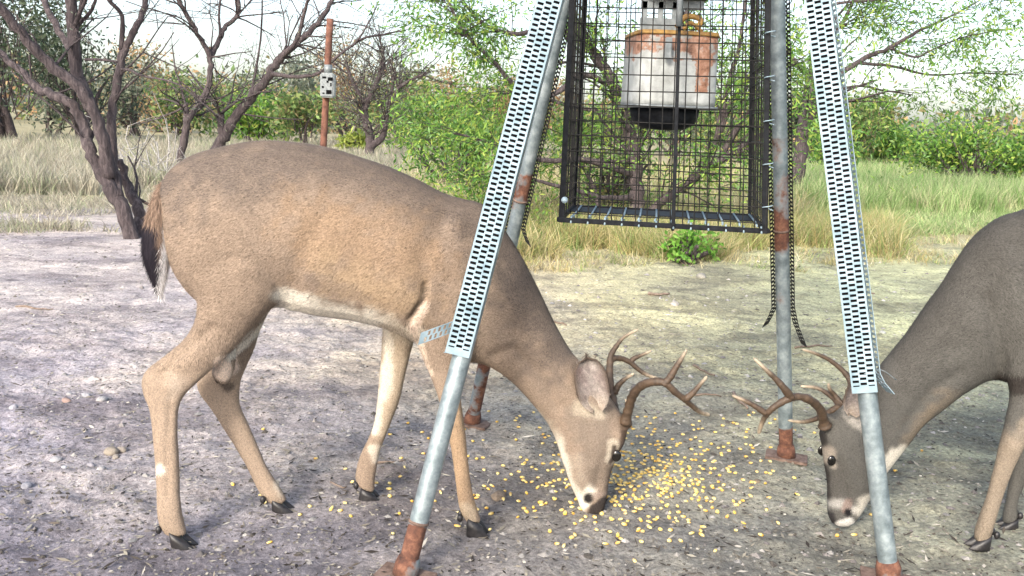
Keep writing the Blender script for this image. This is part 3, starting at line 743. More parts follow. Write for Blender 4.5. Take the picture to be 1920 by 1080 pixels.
def leg(key, rust, front, f0, f1, side_end, flareL, flareR, flap=None):
    a, b = LEG[key]; a = a.copy(); a[2] = .004; d = b - a; top = a + d * (2.02 / b[2]); d = top - a; ln = np.linalg.norm(d); d /= ln
    def P_(z): return a + (top - a) * (z / 2.02)
    mb = MB(); ts = np.linspace(0, 1, 60); pts = [a + (top - a) * t for t in ts]; c = []
    for p in pts:
        k = 1.0
        for z0, z1, s_ in rust:
            if z0 <= p[2] <= z1: k = min(k, 1 - s_)
        c.append((k, 1, 1))
    mb.tube(pts, .0212, 20, c=np.array(c)); lg = part('leg', mb.mesh('leg', True), m_galv, e)
    # coupling ring and foot plate
    toC = CAM - P_(.7); toC[2] = 0; n = toC - d * (toC @ d); n /= np.linalg.norm(n); s = np.cross(d, n)
    if s[0] < 0: s = -s
    if front:
        z0, z1 = f0, f1; off = n * .0275 - s * front
        # dark strip added to stand for shade inside the slots, flanges at both edges
        mb = MB(); mb.bar(P_(z0 + .004) + off - n * .0035, P_(z1) + off - n * .0035, .046, .002, up=n)
        part('slot_shade_strip', mb.mesh('slot_shade_strip'), m_dark, lg)
        strap('perforated_strap', [P_(z0) + off, P_(z1) + off], s, .054, lg)
        mb = MB()
        for sg in (-1, 1):
            mb.bar(P_(z0) + off + s * sg * .0265 - n * .009, P_(z1) + off + s * sg * .0265 - n * .009, .0014, .016, up=n)
        part('flange', mb.mesh('flange'), m_dark, lg)
    for sg, fl in ((-1, flareL), (1, flareR)):
        if not fl: continue
        (zb, dx, dz) = fl
        q0 = P_(zb) + s * sg * .0245; q1 = P_(1.95) + s * sg * .0245
        pts = [q0 + s * sg * dx + np.array([0, 0, -dz]), q0 + s * sg * dx * .35 + np.array([0, 0, -dz * .45]), q0, q1]
        strap('side_strap', pts, (n * .9 + s * sg * .44), .038, lg, m_strap if key in 'AB' else m_wire, cols=2)
    if flap:
        q0 = P_(.555) - s * .026 + n * .012
        strap('strap_flap', [q0, q0 - s * .03 + n * .01 + np.array([0, 0, -.018]), q0 - s * .085 + n * .016 + np.array([0, 0, -.052])], (n * .35 + d * .94), .030, lg, cols=2)
    return lg, P_, n, s
rA = [(0, .13, .75), (1.05, 1.3, .2)]
lgA, PA, nA, sA = leg('A', rA, .012, .493, 1.98, 0, (.50, .01, .01), None, True)
lgB, PB, nB, sB = leg('B', [(0, .02, .4)], .004, .437, 1.98, 0, None, (.475, .035, .05))
lgC, PC, nC, sC = leg('C', [(.0, .12, .75), (.68, 1.0, .50), (.45, .68, .30)], 0, 0, 0, 0, (.50, .022, .06), (.50, .045, .12))
lgD, PD, nD, sD = leg('D', [(0, .32, .38), (.74, .86, .55)], 0, 0, 0, 0, (.70, .02, .05), (.70, .02, .05))
for lg_, Pz, zz in ((lgC, PC, .725), (lgD, PD, .775), (lgA, PA, .12)):
    mb = MB(); d_ = Pz(zz + .006) - Pz(zz); mb.tube([Pz(zz), Pz(zz + .006)], .0232, 20); part('coupling_ring', mb.mesh('coupling_ring', True), m_rust, lg_)
for key, lg_, Pz in (('A', lgA, PA), ('B', lgB, PB), ('C', lgC, PC), ('D', lgD, PD)):
    q = Pz(0); z = float(H(q[0], q[1])) + .006
    mb = MB(); mb.bar((q[0] - .06, q[1] + .02, z + .002), (q[0] + .06, q[1] - .02, z - .001), .08, .009, up=(0, 0, 1))
    part('foot_plate', mb.mesh('foot_plate', False, .0015), m_rust, lg_)
    mb = MB(); mb.tube([Pz(.004), Pz(.03), Pz(.045)], [.029, .028, .024], 16, c=(0.45, 1, 1)); part('foot_socket', mb.mesh('foot_socket', True), m_galv, lg_)
# wire tie near strap end of leg B, top ring, platform and barrel
mb = MB(); q = PB(.48); mb.tube(spline([q + nB * .03, q + sB * .035, q + sB * .07 - nB * .02 + [0, 0, -.03]], 4), .0013, 5)
part('tie_wire', mb.mesh('tie_wire', True), m_grey, lgB)
mb = MB(); cs = [PA(1.99), PB(1.99), PC(1.99), PD(1.99)]
for i in range(4): mb.bar(cs[i], cs[(i + 1) % 4], .035, .035, up=(0, 0, 1))
part('top_frame', mb.mesh('top_frame', False, .003), m_grey, e)
cx, cy = sum(c[0] for c in cs) / 4, sum(c[1] for c in cs) / 4
prof = [(.0, 2.02), (.27, 2.02), (.288, 2.04), (.288, 2.30), (.294, 2.31), (.288, 2.32), (.288, 2.60), (.294, 2.61), (.288, 2.62), (.288, 2.87), (.295, 2.89), (.27, 2.90), (.0, 2.905)]
def lathe(prof, c, n=40):
    mb = MB(); V = []; f = []
    for i, (r_, z) in enumerate(prof):
        for j in range(n):
            a_ = j * 2 * math.pi / n; V.append((c[0] + max(r_, .0005) * math.cos(a_), c[1] + max(r_, .0005) * math.sin(a_), z))
    for i in range(len(prof) - 1):
        for j in range(n): k = (j + 1) % n; f.append((i * n + j, i * n + k, (i + 1) * n + k, (i + 1) * n + j))
    mb.add(V, f); return mb
part('barrel', lathe(prof, (cx, cy)).mesh('barrel', True), m_barrel, e)
part('funnel', lathe([(.0, 1.99), (.10, 1.98), (.05, 1.80), (.045, 1.45), (.085, 1.43), (.10, 1.345), (.085, 1.325), (0, 1.325)], (.372, 2.36), 32).mesh('funnel', True), m_black, e)

# ------------------------------------------------------------------ control box under the funnel
bxc = np.array([.375, 2.36, 0])
e2 = empty('motor_box', (bxc[0], bxc[1], 1.02), 'rust streaked white feeder motor box with a black spinner pan, hanging inside the cage', 'feeder motor box')
def rbox(cx_, cy_, z0, z1, w0, w1, rot, cuts=14, corner=.035):
    mb = MB(); V = []; f = []; C2 = []; n = 32
    for i in range(cuts + 1):
        t = i / cuts; z = z0 + (z1 - z0) * t; w_ = (w0 + (w1 - w0) * t) / 2
        for j in range(n):
            a_ = j * 2 * math.pi / n; c_, s_ = math.cos(a_), math.sin(a_); p = 6.0
            rr = w_ / ((abs(c_) ** p + abs(s_) ** p) ** (1 / p)); x, y = rr * c_, rr * s_
            V.append((cx_ + x * math.cos(rot) - y * math.sin(rot), cy_ + x * math.sin(rot) + y * math.cos(rot), z + (V[-1][2] - z if False else 0)))
            C2.append((x / w_, t))
    for i in range(cuts):
        for j in range(n): k = (j + 1) % n; f.append((i * n + j, i * n + k, (i + 1) * n + k, (i + 1) * n + j))
    f.append(tuple(range(n))[::-1]); f.append(tuple(cuts * n + j for j in range(n)))
    mb.add(V, f)
    c = np.ones((len(V), 3))
    for i, (x, t) in enumerate(C2):
        k = 0.
        if t > .74: k = .6
        elif t > .62: k = .42
        elif t > .5: k = .2
        if x > .2 and x < .75 and t > .2: k = max(k, .62)
        c[i, 0] = 1 - k
    mb.c = [c]; return mb
zb, zt = at(1250, 197, 2.28)[2], at(1250, 66, 2.28)[2]
body = part('box_body', rbox(bxc[0], bxc[1], zb, zt, .212, .205, .10).mesh('box_body', True), m_box, e2)
part('box_lid', rbox(bxc[0], bxc[1], zt + .0005, zt + .010, .213, .206, .10, 3).mesh('box_lid', True), m_yellow, e2)
part('bottom_rim', rbox(bxc[0], bxc[1], zb - .007, zb - .0005, .224, .224, .10, 2).mesh('bottom_rim', True), m_grey, e2)
pz = zb - .008
part('spinner_pan', lathe([(0, pz), (.088, pz), (.086, pz - .018), (.078, pz - .036), (.055, pz - .05), (.0, pz - .054)], (bxc[0] - .005, bxc[1]), 32).mesh('spinner_pan', True), m_black, e2)
mb = MB()
for dx in (-.075, -.035, .0): mb.bar((bxc[0] + dx, bxc[1] - .03, zt + .016), (bxc[0] + dx, bxc[1] - .03, zt + .085), .014, .004)
mb.bar((bxc[0] - .085, bxc[1] - .03, zt + .078), (bxc[0] + .07, bxc[1] - .03, zt + .078), .004, .022, up=(0, 0, 1))
mb.bar((bxc[0] - .085, bxc[1] - .0302, zt + .030), (bxc[0] + .01, bxc[1] - .0302, zt + .030), .006, .03, up=(0, 0, 1))
part('hanger_bracket', mb.mesh('hanger_bracket', False, .001), m_grey, e2)
mb = MB(); mb.tube(spline([(bxc[0] + .0, 2.29, zt + .02), (bxc[0] + .02, 2.28, zt + .045), (bxc[0] + .055, 2.28, zt + .04), (bxc[0] + .05, 2.28, zt + .018)], 5), .007, 8)
mb.tube(spline([(bxc[0] + .015, 2.275, zt + .015), (bxc[0] + .03, 2.27, zt + .03), (bxc[0] + .06, 2.28, zt + .012)], 5), .005, 8)
part('latch', mb.mesh('latch', True), m_yellow, e2)
mb = MB(); q = at(1253, 90, 2.235); mb.box(q, (.016, .012, .05)); part('hasp', mb.mesh('hasp', False, .002), m_grey, e2)

# ------------------------------------------------------------------ varmint cage
CX0, CX1, CY0, CY1, CZ0, CZ1 = .106, .606, 2.205, 2.60, .775, 1.56
e3 = empty('wire_cage', ((CX0 + CX1) / 2, (CY0 + CY1) / 2, CZ0), 'black square wire mesh cage hanging around the motor box between the legs', 'cage')
def edge(a, b, w_=.012): mb = MB(); mb.bar(a, b, w_, w_, up=(0, 1, 0) if abs(b[1] - a[1]) < .01 else (0, 0, 1)); return mb.mesh('frame_bar', False, .0015)
for x in (CX0, CX1):
    for y in (CY0, CY1):
        # angle iron upright: two flat flanges
        sx = 1 if x == CX0 else -1; sy = 1 if y == CY0 else -1
        mb = MB(); wd = .012 if y == CY0 else .008; mb.bar((x + sx * wd / 2, y, CZ0), (x + sx * wd / 2, y, CZ1), wd, .003, up=(0, 1, 0)); mb.bar((x, y + sy * .0065, CZ0), (x, y + sy * .0065, CZ1), .003, .010, up=(0, 1, 0))
        part('corner_post', mb.mesh('corner_post', False), m_black, e3)
for z in (CZ0, CZ1):
    for a, b in (((CX0, CY0), (CX1, CY0)), ((CX1, CY0), (CX1, CY1)), ((CX1, CY1), (CX0, CY1)), ((CX0, CY1), (CX0, CY0))):
        part('frame_bar', edge((a[0], a[1], z), (b[0], b[1], z)), m_black, e3)
cxm = .384
part('centre_bar', edge((cxm, CY0 - .012, CZ0 + .002), (cxm, CY0 - .012, CZ1), .009), m_black, e3)
part('frame_bar', edge((cxm, CY0 - .002, CZ0 - .008), (cxm, CY1, CZ0 - .008), .008), m_black, e3)
def wires(name, o, u, v_, lu, lv_, pitch_u, pitch_v, r_=.0014, skip=0):
    mb = MB(); o = np.array(o, float); u = np.array(u, float); v_ = np.array(v_, float); nrm = np.cross(u, v_)
    k = pitch_u / 2
    while k < lu:
        p = [o + u * (k + random.gauss(0, .0012)) + v_ * t * lv_ + nrm * (r_ * .6 + random.gauss(0, .0006)) for t in (0, .33, .66, 1)]
        mb.tube(p, r_, 4, cap=False); k += pitch_u
    k = pitch_v / 2
    while k < lv_:
        p = [o + v_ * (k + random.gauss(0, .0012)) + u * t * lu - nrm * (r_ * .6) for t in (0, .33, .66, 1)]
        mb.tube(p, r_, 4, cap=False); k += pitch_v
    part(name, mb.mesh(name, True), m_wire, e3)
hz = CZ1 - CZ0; wx = CX1 - CX0; wy = CY1 - CY0
wires('wire_panel', (CX0, CY0, CZ0), (1, 0, 0), (0, 0, 1), wx, hz, .0285, .0375)
wires('wire_panel', (CX0, CY1, CZ0), (1, 0, 0), (0, 0, 1), wx, hz, .0285, .0375)
wires('wire_panel', (CX0, CY0, CZ0), (0, 1, 0), (0, 0, 1), wy, hz, .0285, .0375)
wires('wire_panel', (CX1, CY0, CZ0), (0, 1, 0), (0, 0, 1), wy, hz, .0285, .0375)
# bottom rim tray: flat dark strip front and back with pale spiral binding wire
mb = MB(); mb.bar((CX0, CY0 + .03, CZ0 - .001), (CX1, CY0 + .03, CZ0 - .001), .045, .003, up=(0, 0, 1)); mb.bar((CX0, CY1 - .09, CZ0 + .001), (CX1, CY1 - .09, CZ0 + .001), .15, .003, up=(0, 0, 1))
part('bottom_rail', mb.mesh('bottom_rail'), m_black, e3)
for k in range(12):
    x = CX0 + .03 + k * .0415
    mb = MB(); mb.tube([(x - .004, CY0 + .06, CZ0 + .004), (x, CY0 + .12, CZ0 + .007), (x + .006 * (k - 5) / 5, CY1 - .02, CZ0 + .006)], .0026, 6); part('binding_wire', mb.mesh('binding_wire', True), m_strap, e3)
    mb = MB(); mb.tube([(x, CY0 - .008, CZ0 - .006), (x, CY0 + .002, CZ0 + .009), (x + .004, CY0 + .05, CZ0 + .004)], .0022, 6); part('binding_wire', mb.mesh('binding_wire', True), m_strap, e3)
for k in range(7):
    z = CZ0 + .05 + k * .1
    mb = MB(); a_ = np.linspace(0, 6.28, 9); mb.tube([(CX1 + .012 * math.cos(t), CY0 + .012 * math.sin(t), z + .002 * t) for t in a_], .0014, 5); part('tie_wire', mb.mesh('tie_wire', True), m_strap, e3)
mb = MB(); q = (CX0 + .012, CY0 - .004, CZ0 + .05); mb.tube([(q[0], q[1], q[2]), (q[0], q[1] - .006, q[2])], .008, 12); part('bolt', mb.mesh('bolt', True), m_strap, e3)
mb = MB(); mb.tube([(cxm, CY0 - .03, 1.24), (cxm, CY0 - .03, 1.40)], .008, 10); part('latch_rod', mb.mesh('latch_rod', True), m_grey, e3)

for ch in e3.children:          # the panels lean in towards the top on the right
    V = vco(ch.data); V[:, 0] -= .04 * np.clip((V[:, 0] - CX0) / wx, 0, 1) * np.clip((V[:, 2] - CZ0) / .55, 0, 2); ch.data.vertices.foreach_set('co', V.ravel()); ch.data.update()
e3.rotation_euler.z = -.15; e3.location.x += .030; e3.location.y -= .01
# ------------------------------------------------------------------ deer
def loft(mb, st, n=28, p=2.25, sub=4):
    """st: (p1x,p1y,p2x,p2y,Y,w) -> closed loft, section spans the two silhouette points and +-w across"""
    A = np.array([np.r_[at(s[0], s[1], s[4]), at(s[2], s[3], s[4]), s[5]] for s in st])
    A = spline(A, sub); A[:, 6] = np.maximum(A[:, 6], .004)
    V = []; ang = np.arange(n) * 2 * math.pi / n
    ca, sa = np.cos(ang), np.sin(ang)
    k = (np.abs(ca) ** p + np.abs(sa) ** p) ** (-1 / p)
    for r_ in A:
        c = (r_[:3] + r_[3:6]) / 2; h = (r_[:3] - r_[3:6]) / 2
        V.append(c + np.outer(ca * k, h) + np.outer(sa * k, [0, r_[6], 0]))
    m_ = len(V); f = []
    for i in range(m_ - 1):
        for j in range(n): q = (j + 1) % n; f.append((i * n + j, i * n + q, (i + 1) * n + q, (i + 1) * n + j))
    f.append(tuple(range(n))[::-1]); f.append(tuple((m_ - 1) * n + j for j in range(n)))
    mb.add(np.concatenate(V), f)
def fuse(mb, voxel=.0052, it=5):
    me = mb.mesh('body', True)
    bm = bmesh.new(); bm.from_mesh(me); bmesh.ops.recalc_face_normals(bm, faces=bm.faces); bm.to_mesh(me); bm.free()
    o = bpy.data.objects.new('tmp', me); COL.objects.link(o)
    r_ = o.modifiers.new('r', 'REMESH'); r_.mode = 'VOXEL'; r_.voxel_size = voxel; r_.use_smooth_shade = True
    s = o.modifiers.new('s', 'SMOOTH'); s.factor = .6; s.iterations = it
    dg = bpy.context.evaluated_depsgraph_get(); out = bpy.data.meshes.new_from_object(o.evaluated_get(dg))
    bpy.data.objects.remove(o); out.name = 'body'; return out
MID = [[0, 1], [2.16, 2.16]]
def proj(V):
    """side-view coordinates (the same for the near and the far flank): pixel position at the deer's middle plane"""
    q = V.copy(); md = np.interp(q[:, 0], *MID); q[:, 1] = md - np.abs(q[:, 1] - md); d = q - CAM
    k = F / (d @ fwd); return np.stack([960 + d @ RIGHT * k, 540 - d @ UP * k], 1)
def seg_d(p, a, b):
    a = np.array(a, float); b = np.array(b, float); ab = b - a; t = np.clip(((p - a) @ ab) / (ab @ ab), 0, 1)
    return np.linalg.norm(p - (a + t[:, None] * ab), axis=1)
def paint(V, base, strokes):
    p = proj(V); c = np.ones((len(V), 3)) * base
    wob = (fbm(V[:, 0] * 40 + 50, V[:, 2] * 40 + 50, 3) - .5)
    for st in strokes:
        pts, r_, soft, col, k = st
        d = np.min([seg_d(p, a, b) for a, b in zip(pts[:-1], pts[1:])], axis=0) if len(pts) > 1 else np.linalg.norm(p - np.array(pts[0]), axis=1)
        m_ = np.clip((r_ + wob * soft * 1.2 - d) / soft + .5, 0, 1)[:, None]; m_ = m_ * m_ * (3 - 2 * m_) * k
        c = c * (1 - m_) + np.array(col) * m_
    return c
def sculpt(me, strokes):
    V = vco(me); n = np.empty(len(V) * 3, np.float32); me.vertices.foreach_get('normal', n); n = n.reshape(-1, 3); p = proj(V)
    disp = (fbm(V[:, 0] * 9 + 20, V[:, 2] * 9 + V[:, 1] * 5 + 20, 2) - .5) * .007
    side = np.clip(np.abs(n[:, 1]) * 1.6 - .2, 0, 1)
    for pts, r_, dep in strokes:
        d = np.min([seg_d(p, a, b) for a, b in zip(pts[:-1], pts[1:])], axis=0) if len(pts) > 1 else np.linalg.norm(p - np.array(pts[0], float), axis=1)
        disp = disp - dep * np.exp(-(d / r_) ** 2) * side
    V = V + n * disp[:, None]; me.vertices.foreach_set('co', V.astype(np.float32).ravel()); me.update(); return V
def fur(me, parent, n, flow, length, jit=.44, wid=.0009, lift=.18, short=None):
    me.calc_loop_triangles(); V = vco(me)
    T = np.empty(len(me.loop_triangles) * 3, np.int32); me.loop_triangles.foreach_get('vertices', T); T = T.reshape(-1, 3)
    a, b, c = V[T[:, 0]], V[T[:, 1]], V[T[:, 2]]; nr = np.cross(b - a, c - a); ar = np.linalg.norm(nr, axis=1); nr /= ar[:, None] + 1e-12
    i = RNG.choice(len(T), n, p=ar / ar.sum()); u = RNG.random((n, 2)); fl = u.sum(1) > 1; u[fl] = 1 - u[fl]
    P = a[i] + (b - a)[i] * u[:, :1] + (c - a)[i] * u[:, 1:]; Nn = nr[i]
    cc = np.empty(len(V) * 4, np.float32); me.color_attributes['Col'].data.foreach_get('color', cc); C_ = cc.reshape(-1, 4)[T[i, 0], :3]
    L = np.full(n, length) * (.6 + .7 * RNG.random(n))
    if short is not None: L *= short(P)
    Fd = flow(P) + RNG.normal(size=(n, 3)) * .22; D = Fd - Nn * (Fd * Nn).sum(1)[:, None]; D /= np.linalg.norm(D, axis=1)[:, None] + 1e-9
    D = D + Nn * (lift + .1 * RNG.random((n, 1))); s = np.cross(D, Nn); s /= np.linalg.norm(s, axis=1)[:, None] + 1e-9
    v = np.stack([P - Nn * .0008 - s * wid, P - Nn * .0008 + s * wid, P + D * L[:, None]], 1).reshape(-1, 3)
    tone = 1 + (RNG.random((n, 1)) - .5) * 2 * jit; tone[RNG.random(n) < .08] *= .4
    col = np.repeat(C_ * tone, 3, axis=0)
    hm = mesh_np('fur', v, np.arange(3 * n).reshape(n, 3), col, True)
    hm.normals_split_custom_set_from_vertices(np.repeat(Nn, 3, axis=0).astype(float).tolist())
    return part('fur', hm, m_hair, parent, kind='stuff')
def antler(name, beams, parent, Y0):
    mb = MB()
    for k, (pts, r0, r1) in enumerate(beams):
        P = np.array([at(q[0], q[1], Y0 + q[2]) for q in pts]); sp = spline(P, 7); t = np.linspace(0, 1, len(sp))
        rad = 1.08 * (r0 + (r1 - r0) * t ** 1.3); rad *= 1 + .05 * RNG.normal(size=len(sp)); rad[-1] = .0008
        if k == 0: rad[:4] *= [1.25, 1.4, 1.18, 1.05]
        tip = np.clip((t - .55) / .45, 0, 1)[:, None] ** 1.5 if k else np.clip((t - .78) / .22, 0, 1)[:, None] ** 1.5
        c = np.array([.070, .046, .030]) * (1 - tip) + np.array([.40, .33, .24]) * tip
        rad[1:-1] *= 1 + .025 * np.sin(np.arange(len(sp) - 2) * 1.9 + k); mb.tube(sp, rad, 14, c=c * (.75 + .5 * RNG.random((len(sp), 1))))
    return part(name, mb.mesh(name, True), m_antler, parent)
def ear(base, tip, wpx, Y, parent, cup, flip=1, colin=(.46, .42, .385)):
    """leaf shaped cupped ear between two pixels; cup>0: inside faces the camera"""
    a = at(base[0], base[1], Y); b = at(tip[0], tip[1], Y); ax = b - a; L = np.linalg.norm(ax); ax /= L
    side = np.cross(ax, [0, 1, 0]); side /= np.linalg.norm(side); Wd = wpx / F * Y / 2
    V = []; C_ = []; nu, nv = 16, 12
    for i in range(nu + 1):
        t = i / nu; wv = Wd * max(.04, (1 - abs(2 * t - 1) ** 2.4)) ** .5
        if t < .5: wv = max(wv, Wd * .30)
        if t > .99: wv = Wd * .04
        for j in range(nv + 1):
            s_ = j / nv * 2 - 1
            dep = (1 - s_ * s_) * Wd * .75 * (1 - .5 * t)
            V.append(a + ax * L * t + side * s_ * wv + np.array([0, dep * cup, 0]))
            rim = min(1, max(abs(s_) ** 3 * 1.05, max(0, t - .82) / .15)); 
            cin = np.array(colin) * (.7 + .5 * random.random()) * (.75 + .35 * abs(s_))  # shading inside the ear cup painted in: darker towards the middle
            bl = float(vnoise(np.array([t * 5.0 + 3]), np.array([s_ * 3.0 + 9]))[0]); cin = cin * (1 - bl * np.array([.55, .66, .64]) * (1 if .2 < t < .85 else .3))
            if t < .35: cin = cin * (t / .35) + np.array([.40, .33, .27]) * (1 - t / .35); rim *= t / .35
            C_.append(cin * (1 - rim) + np.array([.10, .075, .06]) * rim)
    f = [(i * (nv + 1) + j, i * (nv + 1) + j + 1, (i + 1) * (nv + 1) + j + 1, (i + 1) * (nv + 1) + j) for i in range(nu) for j in range(nv)]
    mb = MB(); mb.add(V, f); mb.c = [np.array(C_)]
    o = part('ear', mb.mesh('ear', True), m_coat, parent)
    m_ = o.modifiers.new('thickness', 'SOLIDIFY'); m_.thickness = .003; m_.offset = -cup
    V = np.array(V); C_ = np.array(C_); n = 900; i = RNG.integers(0, len(V), n)
    P = V[i] + RNG.normal(size=(n, 3)) * .0015; D = np.tile(ax, (n, 1)) + RNG.normal(size=(n, 3)) * .4
    sd = ((V[i] - a) @ side)[:, None] * side; D = D - sd / (Wd + 1e-9) * .6 * (RNG.random((n, 1)) < .5) ; D[:, 1] -= .35 * cup
    v, ff, cc = flakes(P, D, .008 + .008 * RNG.random(n), .0009, C_[i] * (.7 + .6 * RNG.random((n, 1))))
    part('ear_hair', mesh_np('ear_hair', v, ff, cc, False), m_hair, o, kind='stuff')
    return o
def ball(c, r_, sc=(1, 1, 1), sub=3):
    bm = bmesh.new(); bmesh.ops.create_icosphere(bm, subdivisions=sub, radius=r_)
    for v in bm.verts: v.co = Vector((v.co.x * sc[0] + c[0], v.co.y * sc[1] + c[1], v.co.z * sc[2] + c[2]))
    me = bpy.data.meshes.new('ball'); bm.to_mesh(me); bm.free(); me.polygons.foreach_set('use_smooth', np.full(len(me.polygons), True)); return me
def hoof(parent, anklepx, toepx, Y, fx):
    """two cloven claws: teardrop soles on the dirt, tapering up to the pastern end"""
    a = at(anklepx[0], anklepx[1], Y); t = at(toepx[0], toepx[1], Y); gz = float(H(t[0], t[1])) - .001
    L = .055
    for k in (-1, 1):
        mb = MB(); n = 16; V = []
        for lev, (sc, zf) in enumerate(((1.0, 0), (1.0, .18), (.86, .55), (.70, 1.0))):
            for j in range(n):
                th = j * 2 * math.pi / n; c_, s_ = math.cos(th), math.sin(th)
                x = (c_ * .5 + .5) * L * sc; wy = .0115 * (1 - .75 * max(0, c_) ** 2.2) * s_ * (1 if lev < 3 else .95)
                top = a[2] - gz + .004 - .55 * x * (1 if lev == 3 else .8)
                bx = t[0] - fx * L + (a[0] - fx * .018 - (t[0] - fx * L)) * zf
                V.append((bx + fx * x, Y + k * (.0115 + .002 * (x / L)) + wy, gz + max(.0, top) * zf))
        f = [(l * n + j, l * n + (j + 1) % n, (l + 1) * n + (j + 1) % n, (l + 1) * n + j) for l in range(3) for j in range(n)]
        f += [tuple(range(n))[::-1], tuple(3 * n + j for j in range(n))]
        mb.add(V, f); part('hoof', mb.mesh('hoof', True), m_hoof, parent)
def dewclaws(parent, pxy, Y, fx):
    for k in (-1, 1):
        c = at(pxy[0], pxy[1], Y) + np.array([-fx * .004, k * .011, 0]); part('dewclaw', ball(c, .0085, (.9, .8, 1.25), 2), m_hoof, parent)

# ---- left buck
dA = empty('deer', (-.45, 2.17, 0), 'brown white-tailed buck seen whole from the side, muzzle down on the corn, facing right', 'deer', 'bucks eating corn')
mb = MB()
Yr, Ys = 2.12, 2.20
loft(mb, [(303, 372, 318, 440, Yr, .035), (316, 335, 334, 480, Yr, .085), (331, 313, 352, 525, Yr, .11), (367, 290, 385, 565, Yr, .135), (407, 277, 430, 585, Yr, .15),
          (459, 267, 480, 585, Yr + .01, .155), (520, 265, 530, 572, Yr + .02, .155), (600, 273, 600, 588, Yr + .03, .16), (681, 297, 672, 598, Yr + .05, .162),
          (760, 327, 745, 620, Yr + .06, .155), (820, 358, 790, 645, Ys - .01, .14), (868, 373, 835, 668, Ys, .125), (905, 384, 872, 676, Ys, .105), (930, 408, 900, 680, Ys, .092),
          (953, 440, 922, 690, Ys + .005, .08), (979, 481, 945, 706, Ys + .01, .072), (1007, 538, 970, 727, Ys + .02, .064), (1039, 602, 998, 757, Ys + .03, .058),
          (1067, 653, 1020, 786, Ys + .04, .055), (1093, 690, 1036, 812, Ys + .045, .053), (1118, 718, 1045, 834, Ys + .05, .054)], sub=4)
loft(mb, [(1075, 665, 1028, 800, Ys + .04, .045), (1105, 700, 1040, 822, Ys + .045, .05), (1140, 742, 1047, 842, Ys + .05, .056), (1163, 775, 1052, 860, Ys + .05, .058), (1175, 800, 1058, 876, Ys + .05, .056),
          (1170, 824, 1063, 892, Ys + .05, .052), (1157, 853, 1069, 908, Ys + .05, .044), (1148, 880, 1076, 924, Ys + .05, .036), (1142, 906, 1083, 940, Ys + .05, .032),
          (1139, 932, 1088, 954, Ys + .05, .031), (1134, 951, 1097, 962, Ys + .05, .028), (1124, 963, 1108, 966, Ys + .05, .015)], sub=4)
yn = Yr - .075   # near hind
loft(mb, [(322, 400, 470, 350, yn + .03, .05), (330, 440, 520, 420, yn + .01, .065), (342, 500, 532, 490, yn, .07), (372, 562, 526, 552, yn, .062), (357, 620, 470, 622, yn, .044), (318, 662, 431, 660, yn - .01, .034),
          (276, 694, 396, 692, yn - .015, .027), (266, 716, 366, 720, yn - .02, .024), (270, 742, 345, 744, yn - .025, .022), (280, 768, 336, 769, yn - .03, .020), (287, 821, 332, 818, yn - .04, .0165),
          (291, 868, 334, 864, yn - .045, .016), (293, 922, 337, 916, yn - .05, .0175), (294, 960, 341, 956, yn - .055, .020), (298, 982, 345, 976, yn - .055, .020), (307, 998, 350, 994, yn - .055, .018), (316, 1006, 352, 1003, yn - .055, .012)], n=20)
yf = Yr + .075
loft(mb, [(410, 500, 520, 500, yf - .02, .05), (405, 560, 512, 560, yf, .05), (410, 620, 487, 618, yf, .038), (402, 660, 472, 662, yf, .03), (373, 708, 452, 708, yf, .024), (375, 736, 448, 734, yf, .021), (394, 764, 449, 762, yf, .019),
          (418, 799, 464, 796, yf, .017), (441, 837, 481, 833, yf, .0155), (464, 879, 500, 874, yf, .016), (484, 918, 521, 909, yf, .019), (497, 934, 531, 927, yf, .019), (508, 944, 538, 938, yf, .013)], n=20)
ys = Ys - .062
loft(mb, [(800, 430, 895, 400, ys + .03, .045), (776, 500, 912, 470, ys + .01, .055), (768, 560, 912, 550, ys + .0, .055), (772, 605, 905, 620, ys, .048), (783, 648, 886, 668, ys, .038), (803, 692, 870, 712, ys, .03), (820, 738, 865, 744, ys - .01, .026),
          (834, 785, 868, 781, ys - .015, .024), (841, 815, 871, 808, ys - .02, .022), (848, 862, 877, 855, ys - .025, .0165), (855, 912, 883, 904, ys - .03, .0165), (860, 945, 890, 938, ys - .035, .0195), (866, 962, 896, 958, ys - .035, .020), (876, 979, 903, 976, ys - .035, .013)], n=20)
yg = Ys + .072
loft(mb, [(715, 540, 800, 560, yg - .02, .05), (717, 600, 784, 612, yg, .038), (716, 645, 772, 656, yg, .03), (713, 689, 761, 700, yg, .025), (709, 751, 747, 753, yg, .023), (697, 806, 731, 802, yg + .005, .020), (675, 855, 712, 850, yg + .01, .0165),
          (667, 885, 705, 884, yg + .013, .018), (668, 903, 702, 906, yg + .015, .019), (678, 918, 703, 920, yg + .015, .013)], n=20)
loft(mb, [(412, 630, 440, 630, Yr - .01, .016), (406, 668, 440, 672, Yr - .025, .024), (400, 696, 434, 702, Yr - .025, .024), (406, 716, 426, 718, Yr - .02, .014)], n=16)      # scrotum
loft(mb, [(575, 500, 640, 540, Yr - .02, .03), (540, 545, 610, 570, Yr - .01, .05), (530, 560, 560, 580, Yr, .05)], n=16)   # flank fold / sheath
loft(mb, [(1125, 790, 1185, 800, Ys + .05, .030), (1150, 770, 1186, 790, Ys + .05, .028)], n=14)       # pedicles
bodyA = fuse(mb)
VA = vco(bodyA); MID[:] = [[-.8, -.1, .08], [2.13, 2.2, 2.25]]
GREYB = (.132, .106, .090); TAN = (.27, .205, .155); WARM = (.37, .27, .175); WH = (.72, .67, .58); LEGC = (.34, .26, .195); DK = (.05, .04, .035)
